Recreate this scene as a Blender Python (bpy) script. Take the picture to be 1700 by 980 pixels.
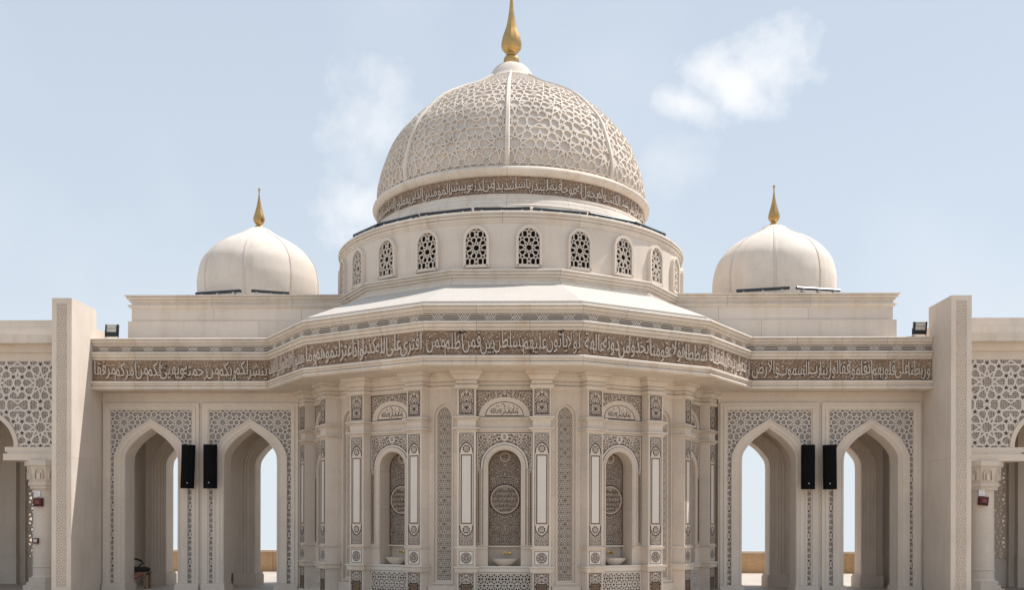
import bpy, bmesh, math, random
from math import sin, cos, pi, radians, sqrt, hypot, atan2
from mathutils import Vector, Matrix
random.seed(7)
SC = bpy.context.scene
COL = SC.collection
for _o in list(bpy.data.objects):
    bpy.data.objects.remove(_o)

# ------------------------------------------------------------------ camera
cam_d = bpy.data.cameras.new('camera')
cam = bpy.data.objects.new('camera', cam_d)
COL.objects.link(cam)
SC.camera = cam
cam_d.sensor_fit = 'HORIZONTAL'
cam_d.sensor_width = 36.0
cam_d.lens = 36.0 * 1661.48 / 1700.0
cam_d.shift_x = 0.0
cam_d.shift_y = (872.0 - 490.0) / 1700.0
cam_d.clip_start = 0.1
cam_d.clip_end = 5000.0
YAW, ROLL = 0.0238, 0.0023
cam.matrix_world = (Matrix.Translation((0.7101, -27.8131, 1.75)) @ Matrix.Rotation(YAW, 4, 'Z')
                    @ Matrix.Rotation(pi / 2, 4, 'X') @ Matrix.Rotation(ROLL, 4, 'Z'))

# ------------------------------------------------------------------ sky and sun
SUN_AZ, SUN_EL = radians(68.0), radians(60.8)      # azimuth from +Y towards +X
world = bpy.data.worlds.new('World')
SC.world = world
world.use_nodes = True
wn, wl = world.node_tree.nodes, world.node_tree.links
wn.clear()

def wnode(t, **kw):
    n = wn.new(t)
    for k, v in kw.items():
        setattr(n, k, v)
    return n

def wmath(op, a, b=None, c=None, clamp=False):
    n = wnode('ShaderNodeMath', operation=op, use_clamp=clamp)
    for i, q in enumerate((a, b, c)):
        if q is None:
            continue
        if isinstance(q, (int, float)):
            n.inputs[i].default_value = q
        else:
            wl.new(q, n.inputs[i])
    return n.outputs[0]

w_tc = wnode('ShaderNodeTexCoord')
w_sep = wnode('ShaderNodeSeparateXYZ')
wl.new(w_tc.outputs['Generated'], w_sep.inputs[0])
w_cmb = wnode('ShaderNodeCombineXYZ')
wl.new(w_sep.outputs['X'], w_cmb.inputs['X'])
wl.new(w_sep.outputs['Y'], w_cmb.inputs['Y'])
w_cmb_z = wmath('MAXIMUM', w_sep.outputs['Z'], 0.05)
wl.new(w_cmb_z, w_cmb.inputs['Z'])   # hazy distance: horizon tone carries on below
sky = wnode('ShaderNodeTexSky', sky_type='NISHITA')
sky.sun_disc = False
sky.sun_elevation = SUN_EL
sky.sun_rotation = SUN_AZ
sky.altitude = 300.0
sky.air_density = 1.0
sky.dust_density = 1.6
sky.ozone_density = 1.0
wl.new(w_cmb.outputs[0], sky.inputs['Vector'])
SKY_STRENGTH = 0.10
# pale desert haze veiling the blue
haze_mix = wnode('ShaderNodeMix', data_type='RGBA', blend_type='MIX')
wl.new(wmath('MULTIPLY_ADD', wmath('POWER', wmath('SUBTRACT', 1.0, w_cmb_z), 3.0), 0.30, 0.66), haze_mix.inputs['Factor'])
wl.new(sky.outputs[0], haze_mix.inputs['A'])
hz = wnode('ShaderNodeMix', data_type='RGBA', blend_type='MIX')
wl.new(wmath('POWER', wmath('SUBTRACT', 1.0, w_cmb_z), 3.5), hz.inputs['Factor'])
hz.inputs['A'].default_value = (6.35, 7.2, 8.15, 1.0)
hz.inputs['B'].default_value = (6.9, 7.5, 8.0, 1.0)
wl.new(hz.outputs['Result'], haze_mix.inputs['B'])
# clouds: soft noise plus a few bodies of cloud standing in given directions
w_noise = wnode('ShaderNodeTexNoise')
w_noise.inputs['Scale'].default_value = 20.0
w_noise.inputs['Detail'].default_value = 7.0
w_noise.inputs['Roughness'].default_value = 0.58
wl.new(w_tc.outputs['Generated'], w_noise.inputs['Vector'])
nz = wmath('SUBTRACT', w_noise.outputs['Fac'], 0.5)

def cloud(center, size, tilt, gain):
    """elliptic cloud body round a sky direction; returns 0..1"""
    m = wnode('ShaderNodeVectorMath', operation='SUBTRACT')
    wl.new(w_tc.outputs['Generated'], m.inputs[0])
    m.inputs[1].default_value = center
    mp = wnode('ShaderNodeMapping', vector_type='POINT')
    wl.new(m.outputs[0], mp.inputs['Vector'])
    mp.inputs['Rotation'].default_value = (0.0, radians(tilt), 0.0)
    mp2 = wnode('ShaderNodeVectorMath', operation='MULTIPLY')
    wl.new(mp.outputs[0], mp2.inputs[0])
    mp2.inputs[1].default_value = (1 / size[0], 1 / 0.3, 1 / size[1])
    ln = wnode('ShaderNodeVectorMath', operation='LENGTH')
    wl.new(mp2.outputs[0], ln.inputs[0])
    e = wmath('MULTIPLY_ADD', nz, 2.0, wmath('SUBTRACT', 1.0, ln.outputs['Value']))
    return wmath('MULTIPLY', wmath('SMOOTH_MIN', wmath('MULTIPLY', e, 1.15), 1.0, 0.45), gain)

parts_c = [cloud((0.212, 0.889, 0.406), (0.050, 0.034), -8, 0.90),
           cloud((0.172, 0.900, 0.397), (0.055, 0.026), -22, 0.88),
           cloud((0.134, 0.912, 0.385), (0.045, 0.018), -20, 0.80),
           cloud((-0.145, 0.918, 0.368), (0.055, 0.050), 20, 0.62),
           cloud((-0.168, 0.936, 0.300), (0.050, 0.042), 0, 0.75),
           cloud((-0.160, 0.925, 0.335), (0.035, 0.060), 0, 0.35),
           cloud((0.115, 0.930, 0.340), (0.05, 0.03), 0, 0.30)]
acc = parts_c[0]
for q in parts_c[1:]:
    acc = wmath('MAXIMUM', acc, q)
w_n2 = wnode('ShaderNodeTexNoise')
w_n2.inputs['Scale'].default_value = 3.2
w_n2.inputs['Detail'].default_value = 6.0
wl.new(w_tc.outputs['Generated'], w_n2.inputs['Vector'])
veil = wmath('MULTIPLY', wmath('SUBTRACT', w_n2.outputs['Fac'], 0.52), 1.0, clamp=True)
acc = wmath('MINIMUM', wmath('MAXIMUM', wmath('MAXIMUM', acc, 0.0), veil), 1.0)
cl_mix = wnode('ShaderNodeMix', data_type='RGBA', blend_type='MIX')
wl.new(acc, cl_mix.inputs['Factor'])
wl.new(haze_mix.outputs['Result'], cl_mix.inputs['A'])
cl_mix.inputs['B'].default_value = (9.1, 9.2, 9.35, 1.0)
bg = wnode('ShaderNodeBackground')
bg.inputs['Strength'].default_value = SKY_STRENGTH
wl.new(cl_mix.outputs['Result'], bg.inputs['Color'])
w_out = wnode('ShaderNodeOutputWorld')
wl.new(bg.outputs[0], w_out.inputs['Surface'])

sun_d = bpy.data.lights.new('sun', 'SUN')
sun_d.energy = 5.0
sun_d.angle = radians(0.55)
sun_d.color = (1.0, 0.965, 0.925)
sun = bpy.data.objects.new('sun', sun_d)
COL.objects.link(sun)
sun_dir = Vector((cos(SUN_EL) * sin(SUN_AZ), cos(SUN_EL) * cos(SUN_AZ), sin(SUN_EL)))
sun.rotation_euler = sun_dir.to_track_quat('Z', 'Y').to_euler()
sun.location = sun_dir * 60

SC.view_settings.view_transform = 'Standard'
SC.view_settings.look = 'None'
SC.view_settings.exposure = 0.20
SC.view_settings.gamma = 1.0
SC.view_settings.use_curve_mapping = False
SC.render.engine = 'CYCLES'
SC.cycles.max_bounces = 8
SC.cycles.diffuse_bounces = 4
SC.cycles.use_denoising = True

# ------------------------------------------------------------------ materials
def nmat(name):
    m = bpy.data.materials.new(name)
    m.use_nodes = True
    nt = m.node_tree
    b = nt.nodes['Principled BSDF']
    return m, nt, b

def nd(nt, t, ins=None, **kw):
    n = nt.nodes.new(t)
    for k, v in kw.items():
        setattr(n, k, v)
    for k, v in (ins or {}).items():
        if hasattr(v, 'links'):
            nt.links.new(v, n.inputs[k])
        else:
            n.inputs[k].default_value = v
    return n

def ramp(nt, fac, stops):
    n = nt.nodes.new('ShaderNodeValToRGB')
    nt.links.new(fac, n.inputs[0])
    el = n.color_ramp.elements
    while len(el) > 1:
        el.remove(el[-1])
    el[0].position = stops[0][0]
    el[0].color = (*stops[0][1], 1)
    for p, c in stops[1:]:
        e = el.new(p)
        e.color = (*c, 1)
    return n.outputs[0]

def mul(c, k):
    return tuple(q * k for q in c)

def stone(name, base, rough=0.78, vary=0.10, stain=0.0, stain_col=(0.42, 0.28, 0.16), bump=0.12, grain=38.0):
    """cast stone / limestone: cloudy tone, fine grain, optional rusty run-off stains"""
    m, nt, b = nmat(name)
    geo = nd(nt, 'ShaderNodeNewGeometry')
    pos = geo.outputs['Position']
    n1 = nd(nt, 'ShaderNodeTexNoise', {'Vector': pos, 'Scale': 0.9, 'Detail': 5.0, 'Roughness': 0.6})
    n2 = nd(nt, 'ShaderNodeTexNoise', {'Vector': pos, 'Scale': grain, 'Detail': 3.0, 'Roughness': 0.7})
    c1 = ramp(nt, n1.outputs['Fac'], [(0.28, mul(base, 1 - vary)), (0.5, base), (0.74, tuple(min(.85, q * (1 + vary * .7)) for q in base))])
    mx = nd(nt, 'ShaderNodeMix', {'Factor': 0.35, 'A': c1}, data_type='RGBA', blend_type='OVERLAY')
    nt.links.new(n2.outputs['Fac'], mx.inputs['B'])
    col = mx.outputs['Result']
    if stain:
        mp = nd(nt, 'ShaderNodeMapping', {'Vector': pos, 'Scale': (2.6, 2.6, 0.35)})
        n3 = nd(nt, 'ShaderNodeTexNoise', {'Vector': mp.outputs[0], 'Scale': 1.3, 'Detail': 6.0, 'Roughness': 0.65})
        f = ramp(nt, n3.outputs['Fac'], [(0.50, (0, 0, 0)), (0.72, (stain, stain, stain))])
        mx2 = nd(nt, 'ShaderNodeMix', {'A': col, 'B': (*mul(stain_col, 1.0), 1)}, data_type='RGBA')
        nt.links.new(f, mx2.inputs['Factor'])
        col = mx2.outputs['Result']
    oi = nd(nt, 'ShaderNodeObjectInfo')
    tone = nd(nt, 'ShaderNodeMapRange', {'Value': oi.outputs['Random'], 'To Min': 1.0 - vary * .55, 'To Max': 1.0 + vary * .35})
    tm = nd(nt, 'ShaderNodeVectorMath', {0: col, 'Scale': tone.outputs[0]}, operation='SCALE')
    nt.links.new(tm.outputs[0], b.inputs['Base Color'])
    b.inputs['Roughness'].default_value = rough
    b.inputs['Specular IOR Level'].default_value = 0.3
    bp = nd(nt, 'ShaderNodeBump', {'Strength': bump, 'Distance': 0.01, 'Height': n2.outputs['Fac']})
    nt.links.new(bp.outputs[0], b.inputs['Normal'])
    return m

def plain(name, base, rough=0.5, metal=0.0, vary=0.12, scale=9.0, spec=0.4):
    m, nt, b = nmat(name)
    geo = nd(nt, 'ShaderNodeNewGeometry')
    n1 = nd(nt, 'ShaderNodeTexNoise', {'Vector': geo.outputs['Position'], 'Scale': scale, 'Detail': 4.0})
    c = ramp(nt, n1.outputs['Fac'], [(0.3, mul(base, 1 - vary)), (0.7, tuple(min(1, q * (1 + vary)) for q in base))])
    nt.links.new(c, b.inputs['Base Color'])
    b.inputs['Roughness'].default_value = rough
    b.inputs['Metallic'].default_value = metal
    b.inputs['Specular IOR Level'].default_value = spec
    return m

def arabesque(name, dark, light, scale, cut=0.5, sym=True):
    """scrolling vine inlay in the local x-z plane: curls round scattered centres, mirrored about x = 0"""
    m, nt, b = nmat(name)
    tc = nd(nt, 'ShaderNodeTexCoord')
    sp = nd(nt, 'ShaderNodeSeparateXYZ', {0: tc.outputs['Object']})
    x = sp.outputs['X']
    if sym:
        x = nd(nt, 'ShaderNodeMath', {0: x}, operation='ABSOLUTE').outputs[0]
    cb = nd(nt, 'ShaderNodeCombineXYZ', {'X': x, 'Y': sp.outputs['Z']})
    nz_ = nd(nt, 'ShaderNodeTexNoise', {'Vector': cb.outputs[0], 'Scale': scale * 0.8, 'Detail': 1.0})
    ad = nd(nt, 'ShaderNodeVectorMath', {0: nz_.outputs['Color'], 'Scale': 0.55 / scale}, operation='SCALE')
    v2 = nd(nt, 'ShaderNodeVectorMath', {0: cb.outputs[0], 1: ad.outputs[0]}, operation='ADD')
    vo = nd(nt, 'ShaderNodeTexVoronoi', {'Vector': v2.outputs[0], 'Scale': scale, 'Randomness': 0.75}, feature='F1')
    w = nd(nt, 'ShaderNodeMath', {0: vo.outputs['Distance'], 1: 15.0}, operation='MULTIPLY')
    s = nd(nt, 'ShaderNodeMath', {0: w.outputs[0]}, operation='SINE')
    vo2 = nd(nt, 'ShaderNodeTexVoronoi', {'Vector': v2.outputs[0], 'Scale': scale * 3.1, 'Randomness': 0.9}, feature='F1')
    s2 = nd(nt, 'ShaderNodeMath', {0: vo2.outputs['Distance'], 1: 0.9, 2: -0.35}, operation='MULTIPLY_ADD')
    sm = nd(nt, 'ShaderNodeMath', {0: s.outputs[0], 1: s2.outputs[0]}, operation='ADD')
    s01 = nd(nt, 'ShaderNodeMath', {0: sm.outputs[0], 1: 0.5, 2: 0.5}, operation='MULTIPLY_ADD')
    c = ramp(nt, s01.outputs[0], [(cut - 0.06, dark), (cut + 0.06, light)])
    nt.links.new(c, b.inputs['Base Color'])
    b.inputs['Roughness'].default_value = 0.7
    bp = nd(nt, 'ShaderNodeBump', {'Strength': 0.5, 'Distance': 0.006, 'Height': s01.outputs[0]})
    nt.links.new(bp.outputs[0], b.inputs['Normal'])
    return m

def dotted(name, dark, light, scale, size=0.34):
    """closely pierced dot grid on a panel in local x-z"""
    m, nt, b = nmat(name)
    tc = nd(nt, 'ShaderNodeTexCoord')
    sp = nd(nt, 'ShaderNodeSeparateXYZ', {0: tc.outputs['Object']})
    cb = nd(nt, 'ShaderNodeCombineXYZ', {'X': sp.outputs['X'], 'Y': sp.outputs['Z']})
    vo = nd(nt, 'ShaderNodeTexVoronoi', {'Vector': cb.outputs[0], 'Scale': scale, 'Randomness': 0.25}, feature='F1')
    c = ramp(nt, vo.outputs['Distance'], [(size - 0.05, dark), (size + 0.08, light)])
    nt.links.new(c, b.inputs['Base Color'])
    b.inputs['Roughness'].default_value = 0.8
    return m

CREAM = (0.64, 0.555, 0.475)
MAT = {
    'stone': stone('limestone', CREAM, vary=0.10, stain=0.20),
    'stone_smooth': stone('smooth_limestone', (0.665, 0.582, 0.50), vary=0.08, stain=0.10, bump=0.06),
    'cornice': stone('veined_limestone', (0.675, 0.60, 0.52), vary=0.12, stain=0.45, stain_col=(0.50, 0.35, 0.21)),
    'render': stone('painted_render', (0.665, 0.582, 0.505), vary=0.09, stain=0.22, bump=0.10, grain=60),
    'marble': stone('pale_marble', (0.69, 0.635, 0.575), vary=0.05, bump=0.04, rough=0.55),
    'roof': stone('roof_screed', (0.50, 0.46, 0.415), vary=0.05, stain=0.12),
    'dome': stone('dome_stone', (0.68, 0.605, 0.53), vary=0.11, stain=0.24, bump=0.10),
    'dome_back': stone('dome_shell_stone', (0.62, 0.55, 0.485), vary=0.09, stain=0.15),
    'frieze': stone('brown_frieze_ground', (0.26, 0.172, 0.115), vary=0.22, grain=55, bump=0.4),
    'letter': stone('carved_letter_stone', (0.555, 0.475, 0.405), vary=0.05),
    'tendril': stone('carved_tendril_stone', (0.50, 0.41, 0.33), vary=0.1),
    'groove': stone('letter_shade', (0.10, 0.062, 0.04), vary=0.2),  # shade painted as an outline round the inscription letters
    'inlay': plain('dark_inlay', (0.075, 0.05, 0.036), 0.6),
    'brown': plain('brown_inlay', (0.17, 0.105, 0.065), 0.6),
    'strap': stone('strapwork_stone', (0.66, 0.585, 0.51), vary=0.04, bump=0.05),
    'grc': stone('pale_grey_casting', (0.63, 0.58, 0.535), vary=0.06, bump=0.05),
    'dotted': dotted('pierced_panel', (0.09, 0.07, 0.06), (0.40, 0.355, 0.32), 34.0),
    'dotted_big': dotted('pierced_panel_coarse', (0.06, 0.042, 0.032), (0.46, 0.40, 0.35), 24.0, 0.36),
    'carved': stone('carved_ground', (0.47, 0.385, 0.31), vary=0.08),
    'medallion': stone('medallion_stone', (0.33, 0.27, 0.22), vary=0.08),
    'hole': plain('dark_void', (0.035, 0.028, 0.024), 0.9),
    'dark_panel': plain('window_shade_paint', (0.010, 0.008, 0.007), 0.9, spec=0.05),  # near-black colour stands in for the unlit openings behind the drum lattice
    'scroll': arabesque('scroll_inlay', (0.085, 0.055, 0.04), (0.60, 0.52, 0.445), 15.0, 0.53),
    'scroll_fine': arabesque('fine_scroll_inlay', (0.13, 0.09, 0.068), (0.55, 0.48, 0.415), 22.0, 0.50),
    'niche_back': arabesque('niche_back_carving', (0.075, 0.05, 0.037), (0.40, 0.335, 0.28), 20.0, 0.54),
    'gold': plain('gilded_metal', (0.52, 0.33, 0.13), 0.33, 1.0, 0.18, 4.0),
    'brass': plain('brass', (0.72, 0.47, 0.14), 0.3, 1.0),
    'black': plain('black_plastic', (0.007, 0.007, 0.008), 0.6, spec=0.2),
    'grille': plain('black_grille_cloth', (0.006, 0.006, 0.007), 0.9, 0.0, 0.3, 160.0, 0.1),
    'led': plain('anodised_dark_metal', (0.035, 0.040, 0.046), 0.35, 0.6),
    'led_glass': plain('lamp_glass', (0.05, 0.058, 0.066), 0.8, 0.0, 0.1, 4.0, 0.1),
    'lamp_panel': plain('lamp_reflector', (0.55, 0.53, 0.50), 0.4),
    'steel': plain('galvanised_steel', (0.45, 0.43, 0.40), 0.4, 0.7),
    'red': plain('red_plastic', (0.105, 0.012, 0.014), 0.35),
    'red_glass': plain('red_lens', (0.22, 0.05, 0.05), 0.15),
    'white': plain('white_plastic', (0.75, 0.75, 0.77), 0.5),
    'basin': stone('basin_travertine', (0.62, 0.545, 0.465), vary=0.12, rough=0.5, bump=0.05),
    'parapet': stone('sandstone_wall', (0.48, 0.32, 0.185), vary=0.2, stain=0.25, stain_col=(0.3, 0.19, 0.1), grain=18),
    'wood': plain('worn_wood', (0.22, 0.13, 0.075), 0.7, 0.0, 0.35, 14.0),
    'red_paint': plain('faded_red_paint', (0.28, 0.06, 0.045), 0.6),
    'fabric': plain('black_fabric', (0.018, 0.018, 0.02), 0.9),
}

def paving_material(name, c1, c2, mo):
    m, nt, b = nmat(name)
    geo = nd(nt, 'ShaderNodeNewGeometry')
    br = nd(nt, 'ShaderNodeTexBrick', {'Vector': geo.outputs['Position'], 'Color1': (*c1, 1), 'Color2': (*c2, 1),
                                       'Mortar': (*mo, 1), 'Scale': 1.0, 'Mortar Size': 0.008, 'Brick Width': 0.9, 'Row Height': 0.6})
    n = nd(nt, 'ShaderNodeTexNoise', {'Vector': geo.outputs['Position'], 'Scale': 2.0, 'Detail': 6.0})
    mx = nd(nt, 'ShaderNodeMix', {'Factor': 0.25, 'A': br.outputs['Color']}, data_type='RGBA', blend_type='OVERLAY')
    nt.links.new(n.outputs['Fac'], mx.inputs['B'])
    nt.links.new(mx.outputs['Result'], b.inputs['Base Color'])
    b.inputs['Roughness'].default_value = 0.6
    return m
MAT['paving'] = paving_material('terrace_stone', (0.46, 0.405, 0.345), (0.41, 0.36, 0.305), (0.27, 0.235, 0.195))
MAT['court'] = paving_material('courtyard_stone', (0.44, 0.36, 0.275), (0.40, 0.325, 0.245), (0.22, 0.18, 0.14))

# ------------------------------------------------------------------ mesh helpers
class MB:
    """collects shapes for ONE mesh object"""
    def __init__(s):
        s.v, s.f, s.mi = [], [], []
        s.cur = 0

    def add(s, vs, fs):
        k = len(s.v)
        s.v += [tuple(p) for p in vs]
        s.f += [tuple(i + k for i in f) for f in fs]
        s.mi += [s.cur] * len(fs)

    def box(s, x0, x1, y0, y1, z0, z1):
        s.add([(x0, y0, z0), (x1, y0, z0), (x1, y1, z0), (x0, y1, z0), (x0, y0, z1), (x1, y0, z1), (x1, y1, z1), (x0, y1, z1)],
              [(0, 3, 2, 1), (4, 5, 6, 7), (0, 1, 5, 4), (1, 2, 6, 5), (2, 3, 7, 6), (3, 0, 4, 7)])

    def prism(s, poly, y0, y1, closed_back=True):
        """polygon in x-z extruded from y0 (front) to y1"""
        n = len(poly)
        s.add([(x, y0, z) for x, z in poly] + [(x, y1, z) for x, z in poly],
              [tuple(range(n))] + ([tuple(range(2 * n - 1, n - 1, -1))] if closed_back else []) +
              [(i, i + n, (i + 1) % n + n, (i + 1) % n) for i in range(n)])

    def band(s, inner, outer, y0, y1):
        """strip between two open polylines in x-z, front at y0, back at y1"""
        n = len(inner)
        vs = [(x, y0, z) for x, z in inner] + [(x, y0, z) for x, z in outer] + [(x, y1, z) for x, z in inner] + [(x, y1, z) for x, z in outer]
        fs = []
        for i in range(n - 1):
            fs += [(i, i + 1, n + i + 1, n + i), (i, 2 * n + i, 2 * n + i + 1, i + 1), (n + i, n + i + 1, 3 * n + i + 1, 3 * n + i)]
        fs += [(0, n, 3 * n, 2 * n), (n - 1, 3 * n - 1, 4 * n - 1, 2 * n - 1)]
        s.add(vs, fs)

    def lathe(s, prof, n=48, a0=0.0, a1=2 * pi, cx=0.0, cy=0.0, close=False):
        full = abs(a1 - a0 - 2 * pi) < 1e-6
        m = n if full else n + 1
        k = len(prof)
        vs = []
        for i in range(m):
            a = a0 + (a1 - a0) * i / n
            for r, z in prof:
                vs.append((cx + r * sin(a), cy - r * cos(a), z))
        fs = []
        kk = k if close else k - 1
        for i in range(n):
            j = (i + 1) % m
            for q in range(kk):
                p = (q + 1) % k
                fs.append((i * k + q, j * k + q, j * k + p, i * k + p))
        if close and not full:
            fs += [tuple(range(k)), tuple(range((m - 1) * k + k - 1, (m - 1) * k - 1, -1))]
        s.add(vs, fs)

    def disc(s, cx, y0, cz, r, t, n=24, sx=1.0):
        s.prism([(cx + sx * r * cos(2 * pi * i / n), cz + r * sin(2 * pi * i / n)) for i in range(n)], y0, y0 + t)

    def ring(s, cx, y0, cz, r0, r1, t, n=24):
        p = [2 * pi * i / n for i in range(n + 1)]
        s.band([(cx + r0 * cos(a), cz + r0 * sin(a)) for a in p], [(cx + r1 * cos(a), cz + r1 * sin(a)) for a in p], y0, y0 + t)

    def frame(s, x0, x1, z0, z1, w, y0, y1):
        i = [(x0 + w, z0 + w), (x0 + w, z1 - w), (x1 - w, z1 - w), (x1 - w, z0 + w), (x0 + w, z0 + w)]
        o = [(x0, z0), (x0, z1), (x1, z1), (x1, z0), (x0, z0)]
        s.band(i, o, y0, y1)

    def tube(s, pts, r, n=8):
        rings = []
        for i, p in enumerate(pts):
            p = Vector(p)
            a = Vector(pts[max(i - 1, 0)])
            b = Vector(pts[min(i + 1, len(pts) - 1)])
            t = (b - a).normalized()
            u = t.cross(Vector((0, 0, 1)))
            if u.length < 1e-3:
                u = Vector((1, 0, 0))
            u.normalize()
            w = t.cross(u)
            rr = r[i] if isinstance(r, (list, tuple)) else r
            rings.append([p + rr * (cos(2 * pi * k / n) * u + sin(2 * pi * k / n) * w) for k in range(n)])
        vs = [q for R in rings for q in R]
        fs = []
        for i in range(len(rings) - 1):
            for k in range(n):
                fs.append((i * n + k, i * n + (k + 1) % n, (i + 1) * n + (k + 1) % n, (i + 1) * n + k))
        fs += [tuple(range(n)), tuple(range(len(vs) - n, len(vs)))]
        s.add(vs, fs)

    def mesh(s, name, mats, smooth=None):
        me = bpy.data.meshes.new(name)
        me.from_pydata(s.v, [], s.f)
        if not isinstance(mats, (list, tuple)):
            mats = [mats]
        for m in mats:
            me.materials.append(MAT[m])
        if len(mats) > 1:
            me.polygons.foreach_set('material_index', s.mi)
        bm = bmesh.new()
        bm.from_mesh(me)
        bmesh.ops.recalc_face_normals(bm, faces=bm.faces)
        bm.to_mesh(me)
        bm.free()
        if smooth is not None:
            me.polygons.foreach_set('use_smooth', [True] * len(me.polygons))
            me.set_sharp_from_angle(angle=radians(smooth))
        me.update()
        return me

def put(name, me, parent=None, loc=(0, 0, 0), rz=0.0):
    o = bpy.data.objects.new(name, me)
    COL.objects.link(o)
    o.parent = parent
    o.location = loc
    o.rotation_euler = (0, 0, rz)
    return o

def build(name, mb, mats, parent=None, loc=(0, 0, 0), rz=0.0, smooth=None):
    return put(name, mb.mesh(name, mats, smooth), parent, loc, rz)

def thing(name, label, cat, loc=(0, 0, 0), group=None, rz=0.0):
    o = bpy.data.objects.new(name, None)
    COL.objects.link(o)
    o.empty_display_size = 0.3
    o.location = loc
    o.rotation_euler = (0, 0, rz)
    o['label'] = label
    o['category'] = cat
    if group:
        o['group'] = group
    return o

def tag(o, label, cat, group=None):
    o['label'] = label
    o['category'] = cat
    if group:
        o['group'] = group
    return o

CH = {}
def copy_tree(o, parent, loc=None, rz=None):
    c = o.copy()
    COL.objects.link(c)
    c.parent = parent
    if loc is not None:
        c.location = loc
    if rz is not None:
        c.rotation_euler = (0, 0, rz)
    for ch in list(o.children):
        copy_tree(ch, c)
    return c

# ------------------------------------------------------------------ star pattern
def liang(p, q, a, b):
    """clip a segment to |x|<=a, |z|<=b"""
    x0, z0 = p
    dx, dz = q[0] - x0, q[1] - z0
    t0, t1 = 0.0, 1.0
    for d, lo, hi in ((dx, -a - x0, a - x0), (dz, -b - z0, b - z0)):
        if abs(d) < 1e-12:
            if lo > 0 or hi < 0:
                return None
            continue
        u, w = lo / d, hi / d
        if u > w:
            u, w = w, u
        t0, t1 = max(t0, u), min(t1, w)
    if t1 - t0 < 1e-4:
        return None
    return ((x0 + t0 * dx, z0 + t0 * dz), (x0 + t1 * dx, z0 + t1 * dz))

GA, GB = 2.618, 2.65            # half cell in pattern units
def pol(r, a):
    return (r * cos(radians(a)), r * sin(radians(a)))

def girih():
    segs, stars = [], []
    a, a5 = 1.5388, 0.6882
    for i in range(10):
        t = 18 + 36 * i
        m = pol(a, t)
        for s in (-1, 1):
            segs.append((m, pol(0.382 * a, t + 36 * s)))
        c = pol(a + a5, t)
        stars.append((c, t))
        for k in range(5):
            th = t + 180 + 72 * k
            tip = pol(a5, th)
            tip = (c[0] + tip[0], c[1] + tip[1])
            for s in (-1, 1):
                v = pol(0.382 * a5, th + 36 * s)
                v = (c[0] + v[0], c[1] + v[1])
                segs.append((tip, v))
                if k in (2, 3):
                    d = (tip[0] - v[0], tip[1] - v[1])
                    L = hypot(*d)
                    segs.append((tip, (tip[0] + d[0] / L * 0.95, tip[1] + d[1] / L * 0.95)))
    out = []
    for p, q in segs:
        r = liang(p, q, GA, GB)
        if r:
            out.append(r)
    return out, stars
GSEG, GSTAR = girih()

def tile_segments(x0, x1, z0, z1, cx, cz, cw, ch, inside, sub=5):
    """pattern cells (cw x ch, one rosette at cx,cz) over a rectangle, clipped by inside(x, z)"""
    res, stars = [], []
    sx, sz = cw / (2 * GA), ch / (2 * GB)
    for i in range(math.floor((x0 - cx) / cw - .5), math.ceil((x1 - cx) / cw + .5) + 1):
        for j in range(math.floor((z0 - cz) / ch - .5), math.ceil((z1 - cz) / ch + .5) + 1):
            ox, oz = cx + i * cw, cz + j * ch
            if ox + cw / 2 < x0 or ox - cw / 2 > x1 or oz + ch / 2 < z0 or oz - ch / 2 > z1:
                continue
            for p, q in GSEG:
                P = (ox + p[0] * sx, oz + p[1] * sz)
                Q = (ox + q[0] * sx, oz + q[1] * sz)
                ip, iq = inside(*P), inside(*Q)
                if ip and iq:
                    res.append((P, Q))
                elif ip or iq or inside((P[0] + Q[0]) / 2, (P[1] + Q[1]) / 2):
                    run = None
                    for k in range(sub):
                        t = (k + .5) / sub
                        ok = inside(P[0] + (Q[0] - P[0]) * t, P[1] + (Q[1] - P[1]) * t)
                        if ok:
                            run = [k / sub, (k + 1) / sub] if run is None else [run[0], (k + 1) / sub]
                    if run:
                        res.append(tuple((P[0] + (Q[0] - P[0]) * t, P[1] + (Q[1] - P[1]) * t) for t in run))
            for c, t in GSTAR:
                if abs(c[0]) < GA and abs(c[1]) < GB:
                    C = (ox + c[0] * sx, oz + c[1] * sz)
                    if inside(*C):
                        stars.append((C, t, sx))
    return res, stars

def bars(mb, segs, w, y_back, depth, taper=0.55, jit=0.0012):
    """straps: one ridge bar per segment, standing out towards -y"""
    for (x0, z0), (x1, z1) in segs:
        dx, dz = x1 - x0, z1 - z0
        L = hypot(dx, dz)
        if L < 1e-4:
            continue
        dx, dz = dx / L, dz / L
        e = w * 0.30
        x0_, z0_, x1_, z1_ = x0 - dx * e, z0 - dz * e, x1 + dx * e, z1 + dz * e
        nx, nz_ = -dz * w / 2, dx * w / 2
        t = taper
        yf = y_back - depth - random.random() * jit
        mb.add([(x0_ + nx, y_back, z0_ + nz_), (x0_ - nx, y_back, z0_ - nz_), (x1_ - nx, y_back, z1_ - nz_), (x1_ + nx, y_back, z1_ + nz_),
                (x0_ + nx * t, yf, z0_ + nz_ * t), (x0_ - nx * t, yf, z0_ - nz_ * t), (x1_ - nx * t, yf, z1_ - nz_ * t), (x1_ + nx * t, yf, z1_ + nz_ * t)],
               [(4, 5, 6, 7), (0, 4, 7, 3), (1, 2, 6, 5), (0, 1, 5, 4), (2, 3, 7, 6)])

def star_poly(c, r0, r1, n, rot):
    return [(c[0] + (r0 if k % 2 == 0 else r1) * cos(radians(rot) + pi * k / n), c[1] + (r0 if k % 2 == 0 else r1) * sin(radians(rot) + pi * k / n)) for k in range(2 * n)]

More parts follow.
